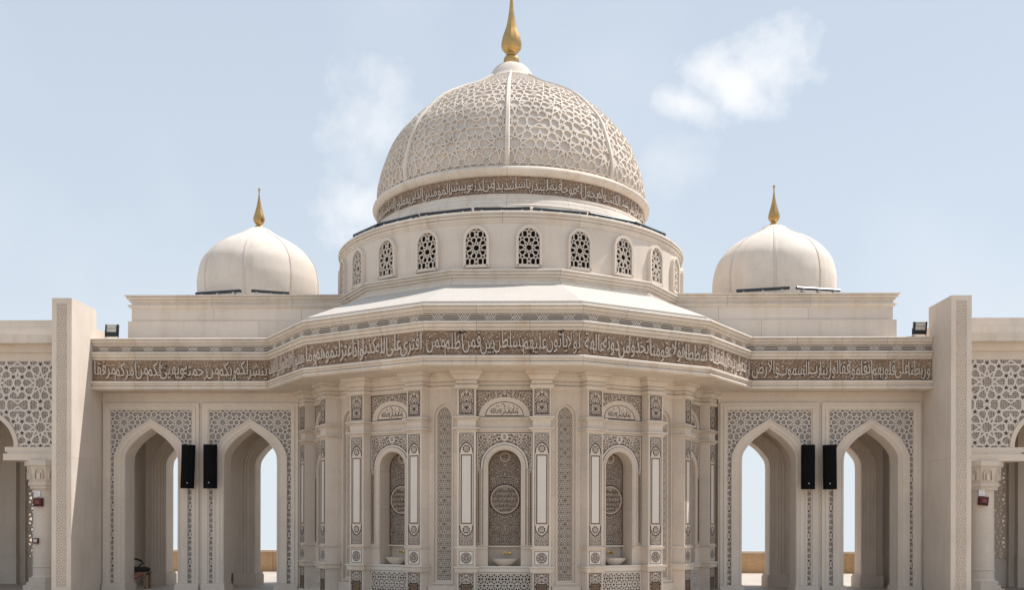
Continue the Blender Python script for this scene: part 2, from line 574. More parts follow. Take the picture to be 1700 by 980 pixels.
# ------------------------------------------------------------------ arches (polylines in x-z from left foot to right foot)
def arch_round(hw, spring, foot, rise=None, n=20):
    rise = rise or hw
    return [(-hw, foot)] + [(-hw * cos(pi * i / n), spring + rise * sin(pi * i / n)) for i in range(n + 1)] + [(hw, foot)]

def arch_pointed(hw, spring, rise, foot, n=10):
    r = (hw * hw + rise * rise) / (2 * hw)
    a = atan2(rise, r - hw) if r > hw else pi / 2
    a = math.asin(min(1, rise / r))
    half = [(-(hw - r) - r * cos(a * i / n), spring + r * sin(a * i / n)) for i in range(n + 1)]
    half = [(x if i < n else 0.0, z) for i, (x, z) in enumerate(half)]
    return [(-hw, foot)] + half + [(-x, z) for x, z in half[::-1][1:]] + [(hw, foot)]

def smooth_curve(pts, n):
    """Catmull-Rom through pts, resampled to n points by length"""
    P = [pts[0]] + pts + [pts[-1]]
    fine = []
    for i in range(1, len(P) - 2):
        p0, p1, p2, p3 = P[i - 1], P[i], P[i + 1], P[i + 2]
        for k in range(12):
            t = k / 12
            fine.append(tuple(0.5 * ((2 * p1[d]) + (-p0[d] + p2[d]) * t + (2 * p0[d] - 5 * p1[d] + 4 * p2[d] - p3[d]) * t * t +
                                     (-p0[d] + 3 * p1[d] - 3 * p2[d] + p3[d]) * t ** 3) for d in (0, 1)))
    fine.append(pts[-1])
    L = [0]
    for a, b in zip(fine, fine[1:]):
        L.append(L[-1] + hypot(b[0] - a[0], b[1] - a[1]))
    out, j = [], 0
    for i in range(n):
        s = L[-1] * i / (n - 1)
        while j < len(L) - 2 and L[j + 1] < s:
            j += 1
        t = (s - L[j]) / max(1e-9, L[j + 1] - L[j])
        out.append((fine[j][0] + (fine[j + 1][0] - fine[j][0]) * t, fine[j][1] + (fine[j + 1][1] - fine[j][1]) * t))
    return out

def keel(pts, foot, n=15):
    """half curve from spring to apex (x positive values) -> full polyline"""
    h = smooth_curve(pts, n)
    return [(-h[0][0], foot)] + [(-x, z) for x, z in h] + [(x, z) for x, z in h[::-1][1:]] + [(h[0][0], foot)]

def lerp_poly(a, b, t):
    return [(p[0] + (q[0] - p[0]) * t, p[1] + (q[1] - p[1]) * t) for p, q in zip(a, b)]

def under(poly):
    """inside test for the shape below an arch polyline"""
    def f(x, z):
        for (x0, z0), (x1, z1) in zip(poly[1:-1], poly[2:-1]):
            if x0 <= x <= x1 and x1 > x0:
                return z < z0 + (z1 - z0) * (x - x0) / (x1 - x0)
        return False
    return f

# ------------------------------------------------------------------ Arabic lettering
_F = {}
def _forms():
    base = {'ء': (0xFE80,), 'آ': (0xFE81, 2), 'أ': (0xFE83, 2), 'ؤ': (0xFE85, 2), 'إ': (0xFE87, 2), 'ئ': (0xFE89, 4), 'ا': (0xFE8D, 2), 'ب': (0xFE8F, 4),
            'ة': (0xFE93, 2), 'ت': (0xFE95, 4), 'ث': (0xFE99, 4), 'ج': (0xFE9D, 4), 'ح': (0xFEA1, 4), 'خ': (0xFEA5, 4), 'د': (0xFEA9, 2), 'ذ': (0xFEAB, 2),
            'ر': (0xFEAD, 2), 'ز': (0xFEAF, 2), 'س': (0xFEB1, 4), 'ش': (0xFEB5, 4), 'ص': (0xFEB9, 4), 'ض': (0xFEBD, 4), 'ط': (0xFEC1, 4), 'ظ': (0xFEC5, 4),
            'ع': (0xFEC9, 4), 'غ': (0xFECD, 4), 'ف': (0xFED1, 4), 'ق': (0xFED5, 4), 'ك': (0xFED9, 4), 'ل': (0xFEDD, 4), 'م': (0xFEE1, 4), 'ن': (0xFEE5, 4),
            'ه': (0xFEE9, 4), 'و': (0xFEED, 2), 'ى': (0xFEEF, 2), 'ي': (0xFEF1, 4)}
    for ch, t in base.items():
        n = t[1] if len(t) > 1 else 1
        _F[ch] = [t[0] + k if k < n else None for k in range(4)]      # isolated, final, initial, medial
_forms()
_LA = {'آ': 0xFEF5, 'أ': 0xFEF7, 'إ': 0xFEF9, 'ا': 0xFEFB}

def shape(word):
    out, i, prev = [], 0, False
    while i < len(word):
        ch = word[i]
        if ch == 'ل' and i + 1 < len(word) and word[i + 1] in _LA:
            out.append(chr(_LA[word[i + 1]] + (1 if prev else 0)))
            prev = False
            i += 2
            continue
        f = _F[ch]
        nxt = i + 1 < len(word) and _F[word[i + 1]][1] is not None
        if prev and nxt and f[3]:
            c, pv = f[3], True
        elif prev and f[1]:
            c, pv = f[1], False
        elif nxt and f[2]:
            c, pv = f[2], True
        else:
            c, pv = f[0], False
        out.append(chr(c))
        prev = pv
        i += 1
    return ''.join(reversed(out))

_WC = {}
def word_mesh(word, off=0.002):
    """(verts, faces, width) of a shaped word, 1 em, extruded 1 unit towards +local z"""
    if (word, off) in _WC:
        return _WC[(word, off)]
    cu = bpy.data.curves.new('word', 'FONT')
    cu.body = shape(word)
    cu.resolution_u = 2
    cu.extrude = 0.5
    cu.offset = off
    ob = bpy.data.objects.new('word', cu)
    COL.objects.link(ob)
    dg = bpy.context.evaluated_depsgraph_get()
    me = bpy.data.meshes.new_from_object(ob.evaluated_get(dg))
    vs = [tuple(v.co) for v in me.vertices]
    fs = [tuple(p.vertices) for p in me.polygons]
    bpy.data.objects.remove(ob)
    bpy.data.curves.remove(cu)
    bpy.data.meshes.remove(me)
    x0, x1 = min(v[0] for v in vs), max(v[0] for v in vs)
    if off > .02:                          # keep the dark outline close to its stroke
        b0 = word_mesh(word)
        ya, yb = min(v[1] for v in b0[0]) - .06, max(v[1] for v in b0[0]) + .05
        vs = [(x, min(max(y, ya), yb), z) for x, y, z in vs]
    vs = [(x - x0 - (off - .002), y, z) for x, y, z in vs]
    _WC[(word, off)] = (vs, fs, x1 - x0)
    return _WC[(word, off)]

def lay_text(text, length, height, depth, place, mat, parent, name='lettering', gap=0.10, lift=0.24, squeeze=None, amp=0.0, top=0.98, outline=0.0):
    """right-to-left words over a strip: place(u, v, d) gives the point, u along the strip from its left end"""
    words = text.split()
    ms = [word_mesh(w) for w in words]
    tot = sum(m[2] for m in ms) + gap * (len(words) - 1)
    sy = height / top
    sx = length / tot
    if squeeze:
        sx = min(sx, squeeze * sy)
    used = tot * sx
    u = length / 2 + used / 2
    for k, (w, m) in enumerate(zip(words, ms)):
        u -= m[2] * sx
        dv = amp * height * (1 if k % 2 else -1)
        vs = [place(u + x * sx, (y + lift) * sy + dv, (z + 0.5) * depth) for x, y, z in m[0]]
        mb = MB()
        mb.add(vs, m[1])
        if outline:                       # thin dark plate round the strokes: undercut shade put into the colour
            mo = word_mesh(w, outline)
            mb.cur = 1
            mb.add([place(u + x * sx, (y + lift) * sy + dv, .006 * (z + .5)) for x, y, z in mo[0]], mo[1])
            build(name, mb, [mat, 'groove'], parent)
        else:
            build(name, mb, mat, parent)
        u -= gap * sx

# ------------------------------------------------------------------ swept cornice blocks
def edge_data(P):
    E = []
    for a, b in zip(P, P[1:]):
        d = Vector((b[0] - a[0], b[1] - a[1]))
        L = d.length
        t = d / L
        E.append((Vector(a), Vector(b), t, Vector((t.y, -t.x)), L))
    return E

def mitres(P, closed=False):
    E = edge_data(P)
    out = []
    for i in range(len(P)):
        if i == 0:
            out.append(E[0][3])
        elif i == len(P) - 1:
            out.append(E[-1][3])
        else:
            n1, n2 = E[i - 1][3], E[i][3]
            out.append((n1 + n2) / (1 + n1.dot(n2)))
    return E, out

def sweep(name, P, prof, mat, parents, splits, gap=0.0035):
    """profile (offset, z) swept along the plan polyline P, cut into mitred blocks, each block one object"""
    E, M = mitres(P)
    for i, (a, b, t, n, L) in enumerate(E):
        par = parents[i]
        if par is None:
            continue
        k = splits[i]
        for j in range(k):
            f0, f1 = j / k, (j + 1) / k
            m0 = M[i] if j == 0 else n
            m1 = M[i + 1] if j == k - 1 else n
            p0, p1 = a + t * (L * f0 + gap), a + t * (L * f1 - gap)
            K = len(prof)
            vs = [(p0.x + o * m0.x, p0.y + o * m0.y, z) for o, z in prof] + [(p1.x + o * m1.x, p1.y + o * m1.y, z) for o, z in prof]
            fs = [(q, (q + 1) % K, K + (q + 1) % K, K + q) for q in range(K)] + [tuple(range(K)), tuple(range(2 * K - 1, K - 1, -1))]
            mb = MB()
            mb.add(vs, fs)
            build(name, mb, mat, par)

def arc_blocks(name, prof, n, a0, a1, mat, parent, steps=5, gap=0.0007):
    """circular cornice cut into n blocks that share one mesh"""
    da = (a1 - a0) / n
    mb = MB()
    mb.lathe(prof, steps, -da / 2 + gap, da / 2 - gap, close=True)
    me = mb.mesh(name, mat, 32)
    for i in range(n):
        put(name, me, parent, rz=a0 + da * (i + .5))

# ================================================================== SETTING
g = MB()
g.box(-70, 70, -2.45, 8.9, -0.6, 0.0)
o = build('terrace_paving', g, 'paving')
o['kind'] = 'structure'
g = MB()
g.box(-70, 70, -90, -2.4505, -0.6, -0.004)
o = build('courtyard_paving', g, 'court')
o['kind'] = 'structure'

# ================================================================== CENTRAL PAVILION
pav = thing('domed_pavilion', 'cream stone polygonal ablution pavilion with carved niches, drum and large latticed dome', 'pavilion')
wingL = thing('arched_wing', 'two-arched cream stone wing with plain small dome, left of the central pavilion', 'wing', (-7.9, -0.6, 0), 'side wings of the pavilion')
wingR = thing('arched_wing', 'two-arched cream stone wing with plain small dome, right of the central pavilion', 'wing', (7.9, -0.6, 0), 'side wings of the pavilion')
# keep part coordinates in world space: parts sit under an Empty moved to the thing's base
class Shifted:
    pass
def base_holder(t):
    return t
for t in (wingL, wingR):
    t['_shift'] = list(t.location)

def wput(o, t):
    """re-express a world-placed object under a thing that stands off the origin"""
    s = t.get('_shift')
    if s is not None:
        o.location = (o.location[0] - s[0], o.location[1] - s[1], o.location[2] - s[2])
    return o
_put0 = put
def put(name, me, parent=None, loc=(0, 0, 0), rz=0.0):
    o = _put0(name, me, parent, loc, rz)
    if parent is not None and parent.get('_shift') is not None:
        wput(o, parent)
    return o

V1, V2, J = (1.725, -6.464), (4.7325, -4.7325), (6.119, -2.636)
WX = 10.61
PATH = [(-WX, -2.636), (-J[0], J[1]), (-V2[0], V2[1]), (-V1[0], V1[1]), V1, V2, J, (WX, -2.636)]
PAR = [wingL, pav, pav, pav, pav, pav, wingR]
SPL = [4, 2, 3, 3, 3, 2, 4]

# ---- upper entablature cornices, block by block
sweep('cornice_block', PATH, [(-.36, 6.478), (-.015, 6.478), (0, 6.462), (0, 6.432), (-.035, 6.43), (-.035, 6.418), (-.015, 6.416), (-.03, 6.385), (-.055, 6.355), (-.085, 6.352), (-.085, 6.338), (-.065, 6.336), (-.07, 6.312), (-.115, 6.308), (-.115, 6.286), (-.36, 6.286)],
      'cornice', PAR, SPL)
sweep('cornice_block', PATH, [(-.34, 6.122), (-.02, 6.122), (0, 6.105), (0, 6.072), (-.035, 6.07), (-.035, 6.058), (-.015, 6.056), (-.035, 6.015), (-.05, 5.992), (-.085, 5.99), (-.085, 5.976), (-.065, 5.974), (-.075, 5.945), (-.096, 5.94), (-.096, 5.924), (-.34, 5.924)],
      'cornice', PAR, SPL)
sweep('cornice_block', PATH, [(-.36, 5.384), (-.02, 5.384), (0, 5.368), (0, 5.325), (-.05, 5.318), (-.05, 5.268), (-.075, 5.264), (-.075, 5.25), (-.03, 5.244), (-.015, 5.225), (-.015, 5.20), (-.055, 5.167), (-.36, 5.167)],
      'cornice', PAR, SPL)

# ---- guilloche band: dark ground with pale strapwork
E_, M_ = mitres(PATH)
def face_frame(i, off):
    a, b, t, n, L = E_[i]
    p0, p1 = a + M_[i] * off, b + M_[i + 1] * off
    return p0, t, n, (p1 - p0).length
for i in range(7):
    p0, t, n, L = face_frame(i, -.135)
    par = PAR[i]
    mb = MB()
    vs = []
    for u in (0.0, L):
        q = p0 + t * u
        r = q - n * .12
        vs += [(q.x, q.y, 6.124), (q.x, q.y, 6.284), (r.x, r.y, 6.284), (r.x, r.y, 6.124)]
    mb.add(vs, [(0, 1, 5, 4), (1, 2, 6, 5), (2, 3, 7, 6), (3, 0, 4, 7), (0, 3, 2, 1), (4, 5, 6, 7)])
    band = build('guilloche_band', mb, 'inlay', par)
    # straps
    nk = max(2, round(L / 0.575))
    ys = [6.143, 6.183, 6.225, 6.265]
    zb, zt = 6.130, 6.278
    segs = []
    pitch = L / nk
    kw = .10
    for q in range(4):
        prev = 0.0
        for k in range(nk):
            c = pitch * (k + .5)
            e = kw - (.0 if q in (0, 3) else .03)
            segs.append(((prev, ys[q]), (c - e, ys[q])))
            prev = c + e
        segs.append(((prev, ys[q]), (L, ys[q])))
    for k in range(nk):
        c = pitch * (k + .5)
        for d in (-.075, -.025, .025, .075):
            segs.append(((c + d - .055, zb), (c + d + .055, zt)))
            segs.append(((c + d + .055, zb), (c + d - .055, zt)))
    sb = MB()
    bars(sb, segs, .0175, 0.0, .012, .85, .002)
    sb.v = [((p0 + t * x - n * y).x, (p0 + t * x - n * y).y, z) for x, y, z in sb.v]
    build('guilloche_strapwork', sb, 'strap', par)['kind'] = 'stuff'

# ---- inscription frieze
TEXT = ['ينشر لكم ربكم من رحمته ويهيئ لكم من امركم مرفقا',
        'يعبدون الا الله فأووا الى الكهف',
        'افترى على الله كذبا واذ اعتزلتموهم وما',
        'لولا يأتون عليهم بسلطن بين فمن أظلم ممن',
        'شططا هؤلاء قومنا اتخذوا من دونه ءالهة',
        'لن ندعوا من دونه الها لقد قلنا اذا',
        'وربطنا على قلوبهم اذ قاموا فقالوا ربنا رب السموت والارض']
for i in range(7):
    p0, t, n, L = face_frame(i, -.105)
    par = PAR[i]
    k = SPL[i]
    for j in range(k):
        mb = MB()
        vs = []
        for u in (L * j / k + .002, L * (j + 1) / k - .002):
            q = p0 + t * u
            r = q - n * .13
            vs += [(q.x, q.y, 5.386), (q.x, q.y, 5.922), (r.x, r.y, 5.922), (r.x, r.y, 5.386)]
        mb.add(vs, [(0, 1, 5, 4), (1, 2, 6, 5), (2, 3, 7, 6), (3, 0, 4, 7), (0, 3, 2, 1), (4, 5, 6, 7)])
        build('frieze_panel', mb, 'frieze', par)
    def place(u, v, d, p0=p0, t=t, n=n):
        q = p0 + t * u + n * (d - .002)
        return (q.x, q.y, 5.40 + v)
    m0 = .05 if i not in (0, 6) else .06
    def place2(u, v, d, place=place, m0=m0):
        return place(u + m0, v, d)
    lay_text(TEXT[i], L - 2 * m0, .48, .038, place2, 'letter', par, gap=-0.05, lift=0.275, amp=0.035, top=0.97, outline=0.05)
    # small carved tendrils between the letters
    ob = MB()
    for q in range(int(L * 120)):
        u, v = random.uniform(.03, L - .03), random.uniform(.03, .49)
        a = random.uniform(-.5, .9) + (pi / 2 if random.random() < .5 else 0)
        ln = random.uniform(.022, .046)
        segs = [((u, v), (u + ln * cos(a), v + ln * sin(a))), ((u + ln * cos(a), v + ln * sin(a)), (u + ln * cos(a) + .02 * cos(a + 1.9), v + ln * sin(a) + .02 * sin(a + 1.9)))]
        bars(ob, segs, .0125, 0.0, .012, .7, .004)
    ob.v = [place(x, z, -y) for x, y, z in ob.v]
    oo = build('frieze_tendrils', ob, 'tendril', par)
    oo['kind'] = 'stuff'

# ---- core behind the entablature, soffit, roof
core = MB()
inner = [((a[0] + m.x * -.28), (a[1] + m.y * -.28)) for a, m in zip(PATH[1:7], M_[1:7])]
poly = inner + [(5.8, 0.5), (-5.8, 0.5)]
nP = len(poly)
core.add([(x, y, 5.20) for x, y in poly] + [(x, y, 6.47) for x, y in poly],
         [tuple(range(nP)), tuple(range(2 * nP - 1, nP - 1, -1))] + [(i, (i + 1) % nP, nP + (i + 1) % nP, nP + i) for i in range(nP)])
build('entablature_core', core, 'stone', pav)
sof = MB()
so = [((a[0] + m.x * -.06), (a[1] + m.y * -.06)) for a, m in zip(PATH[1:7], M_[1:7])]
poly = so + [(5.8, 0.4), (-5.8, 0.4)]
sof.add([(x, y, 5.172) for x, y in poly] + [(x, y, 5.198) for x, y in poly],
        [tuple(range(nP)), tuple(range(2 * nP - 1, nP - 1, -1))] + [(i, (i + 1) % nP, nP + (i + 1) % nP, nP + i) for i in range(nP)])
build('soffit', sof, 'stone_smooth', pav)

def dodeca(ap, k0, k1):
    R = ap / cos(radians(15))
    return [(R * sin(radians(15 + 30 * k)), -R * cos(radians(15 + 30 * k))) for k in range(k0, k1 + 1)]
for k in range(-3, 4):                      # one sloping slab per face, hips between
    A, B = dodeca(6.33, k - 1, k), dodeca(4.74, k - 1, k)
    mb = MB()
    vs = [(A[0][0], A[0][1], 6.474), (A[1][0], A[1][1], 6.474), (A[0][0], A[0][1], 6.565), (A[1][0], A[1][1], 6.565),
          (B[0][0], B[0][1], 7.30), (B[1][0], B[1][1], 7.30), (B[0][0], B[0][1], 6.474), (B[1][0], B[1][1], 6.474)]
    mb.add(vs, [(0, 1, 3, 2), (2, 3, 5, 4), (4, 5, 7, 6), (0, 2, 4, 6), (1, 7, 5, 3), (0, 6, 7, 1)])
    build('roof_slab', mb, 'roof', pav)
# polygonal cornice at the foot of the drum
CP = dodeca(4.785, -4, 3)
sweep('drum_base_block', CP, [(-.5, 7.655), (-.015, 7.655), (0, 7.64), (0, 7.605), (-.04, 7.60), (-.04, 7.585), (-.02, 7.583), (-.045, 7.54), (-.09, 7.53), (-.09, 7.515), (-.065, 7.513), (-.08, 7.478), (-.13, 7.47), (-.13, 7.43),
                              (-.13, 7.40), (-.085, 7.39), (-.065, 7.365), (-.045, 7.355), (-.045, 7.24), (-.5, 7.24)], 'cornice', [pav] * 7, [1] * 7)

# ---- drum
drum = MB()
drum.lathe([(4.3, 7.2), (4.64, 7.2), (4.64, 8.76), (4.3, 8.80)], 144, close=True)
drum.lathe([(0.0, 8.985), (4.5, 8.985), (4.5, 8.78), (0.0, 8.78)], 96, close=True)
drum_o = build('drum', drum, 'render', pav, smooth=25)
OFF = radians(-0.9)
arc_blocks('drum_cornice', [(4.45, 9.02), (4.705, 9.02), (4.725, 9.0), (4.725, 8.955), (4.69, 8.95), (4.69, 8.935), (4.71, 8.93), (4.71, 8.895), (4.675, 8.88), (4.66, 8.875), (4.66, 8.86), (4.685, 8.855), (4.685, 8.815), (4.655, 8.80), (4.655, 8.755), (4.45, 8.755)],
           16, -pi + OFF, pi + OFF, 'cornice', pav, 9)

# windows: one lattice mesh for all
w_out_ = arch_pointed(.303, 8.37, .325, 7.735)
w_in_ = arch_pointed(.245, 8.36, .262, 7.782)
fr = MB()
fr.band(w_in_, w_out_, -4.725, -4.60)
fr.box(-.2448, .2448, -4.722, -4.60, 7.738, 7.782)
fr.box(-.315, .315, -4.738, -4.60, 7.712, 7.7345)
fr_me = fr.mesh('window', 'stone_smooth')
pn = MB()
pn.prism(w_in_, -4.655, -4.62)  # flat dark sheet in place of an open, shaded recess
pn_me = pn.mesh('dark_panel', 'dark_panel')
ins_w = under(w_in_)
segs, _ = tile_segments(-.25, .25, 7.78, 8.64, 0.0, 8.175, .62, .635, lambda x, z: z > 7.783 and abs(x) < .244 and ins_w(x, z), 8)
lt = MB()
bars(lt, segs, .0195, -4.66, .035, .75)
lt_me = lt.mesh('window_lattice', 'strap')
for k in range(24):
    a = radians(7.5 + 15 * k) + OFF
    if cos(a) < -.25:
        continue
    w = put('window', fr_me, pav, rz=a)
    put('dark_panel', pn_me, w)
    put('window_lattice', lt_me, w)['kind'] = 'stuff'

# ---- ledge mouldings and the inscription ring below the dome
arc_blocks('ring_block', [(3.4, 9.02), (4.12, 9.02), (4.12, 9.10), (4.06, 9.12), (4.04, 9.30), (3.98, 9.345), (3.98, 9.40), (3.90, 9.44), (3.86, 9.56), (3.80, 9.60), (3.80, 9.66), (3.73, 9.70), (3.73, 9.735), (3.4, 9.735)],
           16, -pi, pi, 'cornice', pav, 9)
arc_blocks('inscription_panel', [(3.4, 9.737), (3.66, 9.737), (3.66, 10.182), (3.4, 10.182)], 16, -pi, pi, 'frieze', pav, 9)
arc_blocks('ring_block', [(3.4, 10.184), (3.70, 10.184), (3.73, 10.20), (3.77, 10.245), (3.80, 10.28), (3.815, 10.32), (3.80, 10.365), (3.755, 10.395), (3.72, 10.42), (3.4, 10.42)],
           16, -pi, pi, 'cornice', pav, 9)
RT = 3.662
def place_ring(u, v, d):
    a = radians(-84) + u / RT
    r = RT + d - .002
    return (r * sin(a), -r * cos(a), 9.755 + v)
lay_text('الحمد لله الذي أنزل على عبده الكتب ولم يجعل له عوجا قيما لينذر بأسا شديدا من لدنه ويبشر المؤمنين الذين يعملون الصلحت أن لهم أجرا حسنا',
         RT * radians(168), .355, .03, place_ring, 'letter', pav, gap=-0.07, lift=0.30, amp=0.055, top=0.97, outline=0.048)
ob = MB()
for q in range(1900):
    u, v = random.uniform(.03, RT * radians(166)), random.uniform(.02, .40)
    a = random.uniform(0, pi)
    ln = random.uniform(.02, .04)
    bars(ob, [((u, v), (u + ln * cos(a), v + ln * sin(a)))], .0105, 0.0, .011, .7, .003)
ob.v = [place_ring(x, z, -y) for x, y, z in ob.v]
build('frieze_tendrils', ob, 'tendril', pav)['kind'] = 'stuff'

# ---- great dome
DP = smooth_curve([(3.60, 10.40), (3.655, 10.66), (3.63, 10.95), (3.50, 11.42), (3.25, 12.03), (2.85, 12.53), (2.35, 13.003), (1.80, 13.344), (1.25, 13.636), (.85, 13.892), (.66, 14.03)], 60)
dm = MB()
dm.lathe(DP, 128)
dome = build('dome', dm, 'dome_back', pav, smooth=40)
# arc length and the pattern coordinate along the profile
S, W_ = [0.0], [0.0]
for (r0, z0), (r1, z1) in zip(DP, DP[1:]):
    ds = hypot(r1 - r0, z1 - z0)
    S.append(S[-1] + ds)
    W_.append(W_[-1] + ds / ((r0 + r1) / 2 / 3.65) ** 0.62)
def dome_pt(phi, w, h):
    j = 0
    while j < len(W_) - 2 and W_[j + 1] < w:
        j += 1
    t = (w - W_[j]) / (W_[j + 1] - W_[j])
    r = DP[j][0] + (DP[j + 1][0] - DP[j][0]) * t
    z = DP[j][1] + (DP[j + 1][1] - DP[j][1]) * t
    dr, dz = DP[j + 1][0] - DP[j][0], DP[j + 1][1] - DP[j][1]
    L = hypot(dr, dz)
    r += dz / L * h
    z -= dr / L * h
    return (r * sin(phi), -r * cos(phi), z)
cwd = radians(19.6) * 3.65
rib_a = 0.022
hw_g = radians(22.5) * 3.65
def in_gore(x, z):
    return abs(x) < hw_g - .03 and 0.04 < z < W_[-1] - .06
segs, _ = tile_segments(-hw_g, hw_g, 0, W_[-1], 0.0, .60, cwd, cwd * 1.0, in_gore)
gore = MB()
for (x0, z0), (x1, z1) in segs:
    L = hypot(x1 - x0, z1 - z0)
    if L < 1e-3:
        continue
    dx, dz = (x1 - x0) / L, (z1 - z0) / L
    npc = 2 if L > .16 else 1
    shr = 0.05
    jt = random.random() * .003
    e = .015
    for k in range(npc):
        ta, tb = L * k / npc - (e if k == 0 else 0), L * (k + 1) / npc + (e if k == npc - 1 else 0)
        vs = []
        for h, wf in ((-.01, 1.0), (.04 + jt, .66)):
            for tt, sg in ((ta, 1), (ta, -1), (tb, -1), (tb, 1)):
                px, pz = x0 + dx * tt, z0 + dz * tt
                pz = min(max(pz, 0.001), W_[-1] - .001)
                j = 0
                while j < len(W_) - 2 and W_[j + 1] < pz:
                    j += 1
                sc = (DP[j][0] / 3.65) ** .38          # straps slim down towards the crown
                wd = shr * wf / 2 * max(.55, sc)
                k_phi = 3.65 / max(.3, DP[j][0])
                vs.append(dome_pt((px - dz * wd * sg * 1.0 * (k_phi ** .38)) / 3.65, min(max(pz + dx * wd * sg, 0), W_[-1]), h))
        gore.add(vs, [(4, 5, 6, 7), (0, 4, 7, 3), (1, 2, 6, 5), (0, 1, 5, 4), (2, 3, 7, 6)])
gore_me = gore.mesh('lattice_gore', 'dome')
rib = MB()
rp = []
for q in range(len(DP)):
    rr = DP[q][0]
    hw = .062 * max(.45, (rr / 3.65) ** .5)
    for h, wf in ((-.02, 1.0), (.055, 1.0), (.085, .55)):
        for sg in ((1, -1) if h > 0 else (1, -1)):
            pass
    ring = []
    for h, wf in ((-.02, 1.0), (.05, 1.0), (.082, .55)):
        ring.append((wf * hw, h))
    ring = ring + [(-a, h) for a, h in ring[::-1]]
    for a, h in ring:
        p = dome_pt(0.0, W_[q], h)
        rp.append((a, p[1], p[2]))
fs = []
for q in range(len(DP) - 1):
    for k in range(6):
        fs.append((q * 6 + k, q * 6 + (k + 1) % 6, (q + 1) * 6 + (k + 1) % 6, (q + 1) * 6 + k))
rib.add(rp, fs)
rib_me = rib.mesh('rib', 'dome', 40)
for k in range(8):
    put('lattice_gore', gore_me, dome, rz=radians(22.5 + 45 * k))['kind'] = 'stuff'
    put('rib', rib_me, dome, rz=radians(45 * k))
capm = MB()
capm.lathe([(.60, 13.98), (.715, 13.99), (.72, 14.03), (.66, 14.075), (.625, 14.15), (.58, 14.25), (.50, 14.37), (.41, 14.455), (.30, 14.515), (.22, 14.54), (.0, 14.56)], 64)
build('dome_cap', capm, 'dome', dome, smooth=35)

def finial(parent, prof, n, loc, mat='gold'):
    f = MB()
    k = len(prof)
    vs, fs = [], []
    m = n
    for i in range(m):
        a = 2 * pi * i / m
        fl = 1.0
        for r, z in prof:
            rr = r * (fl if r > .05 else 1)
            vs.append((rr * sin(a), -rr * cos(a), z))
    for i in range(m):
        j = (i + 1) % m
        for q in range(k - 1):
            fs.append((i * k + q, j * k + q, j * k + q + 1, i * k + q + 1))
    f.add(vs, fs)
    return build('finial', f, mat, parent, loc, smooth=24)
finial(pav, [(.0, 14.53), (.205, 14.53), (.225, 14.60), (.225, 14.65), (.215, 14.71), (.18, 14.765), (.135, 14.79), (.15, 14.80), (.15, 14.85), (.135, 14.86), (.20, 14.91), (.262, 14.98), (.29, 15.09), (.285, 15.18), (.25, 15.32), (.195, 15.47),
             (.15, 15.60), (.105, 15.82), (.07, 16.04), (.04, 16.36), (.026, 16.6), (.04, 16.64), (.04, 16.69), (.022, 16.71), (.055, 16.77), (.055, 16.83), (.0, 16.88)], 11, (0, 0, 0))

# ---- lower storey core
cb = MB()
pts24 = []
for k in range(24):
    a = radians(7.5 + 15 * k)
    pts24.append((4.86 * sin(a), -4.86 * cos(a)))
n24 = 24
cb.add([(x, y, 0) for x, y in pts24] + [(x, y, 5.19) for x, y in pts24], [tuple(range(24)), tuple(range(47, 23, -1))] + [(i, (i + 1) % 24, 24 + (i + 1) % 24, 24 + i) for i in range(24)])
build('core_wall', cb, 'stone', pav)

BAYS = [-60, -30, 0, 30, 60]
BOFF = {-60: (-.085, -.07), 60: (-.01, -.07)}      # the end bays stand forward of the wing walls
AP = 5.27
# ---------------- niche bay (built facing -y, copied round the axis)
nic = MB()
nic.box(-1.06, 1.06, -AP, -4.86, 0, .7995)
niche = build('niche_wall', nic, 'stone', pav, rz=0)

def sub(name, mb, mat, parent, smooth=None):
    return build(name, mb, mat, parent, smooth=smooth)
for z0, z1 in ((.80, 2.108), (2.112, 2.998)):
    for x0, x1 in ((-1.06, -.372), (.372, 1.06)):
        q = MB(); q.box(x0, x1, -AP, -4.86, z0, z1); sub('wall_block', q, 'stone', niche)
q = MB(); q.prism([(-1.06, 3.002), (-1.06, 5.172), (1.06, 5.172), (1.06, 3.002)] + arch_round(.372, 3.075, 3.002)[::-1], -AP, -4.86); sub('wall_block', q, 'stone', niche)
# cornice over the recess
q = MB()
def ledge(mb, x0, x1, y, prof):
    """moulding running along x on plane y: prof = (out, z) closed profile"""
    K = len(prof)
    vs = [(x0, y - o_, z) for o_, z in prof] + [(x1, y - o_, z) for o_, z in prof]
    mb.add(vs, [(k, (k + 1) % K, K + (k + 1) % K, K + k) for k in range(K)] + [tuple(range(K)), tuple(range(2 * K - 1, K - 1, -1))])
TOPP = [(-.03, 5.17), (.155, 5.17), (.155, 5.10), (.12, 5.09), (.12, 5.078), (.075, 5.03), (.055, 4.99), (.02, 4.985), (.02, 4.97), (.042, 4.965), (.042, 4.895), (.02, 4.89), (.02, 4.878), (.07, 4.872), (.07, 4.835), (.03, 4.80), (.01, 4.785), (-.03, 4.785)]
L1P = [(-.03, 4.157), (.085, 4.157), (.085, 4.128), (.045, 4.124), (.045, 4.112), (.055, 4.110), (.02, 4.078), (-.03, 4.078)]
L2P = [(-.03, 3.911), (.085, 3.911), (.085, 3.882), (.045, 3.878), (.045, 3.866), (.055, 3.864), (.02, 3.832), (-.03, 3.832)]
L3P = [(-.03, 1.243), (.035, 1.243), (.035, 1.222), (.015, 1.19), (-.03, 1.19)]
L4P = [(-.03, .815), (.09, .815), (.09, .785), (.06, .765), (.05, .68), (-.03, .68)]
ledge(q, -.633, .633, -AP, TOPP)
sub('recess_cornice', q, 'cornice', niche)
for P_ in (L1P, L2P):
    q = MB(); ledge(q, -.633, .633, -AP, P_); sub('string_course', q, 'cornice', niche)
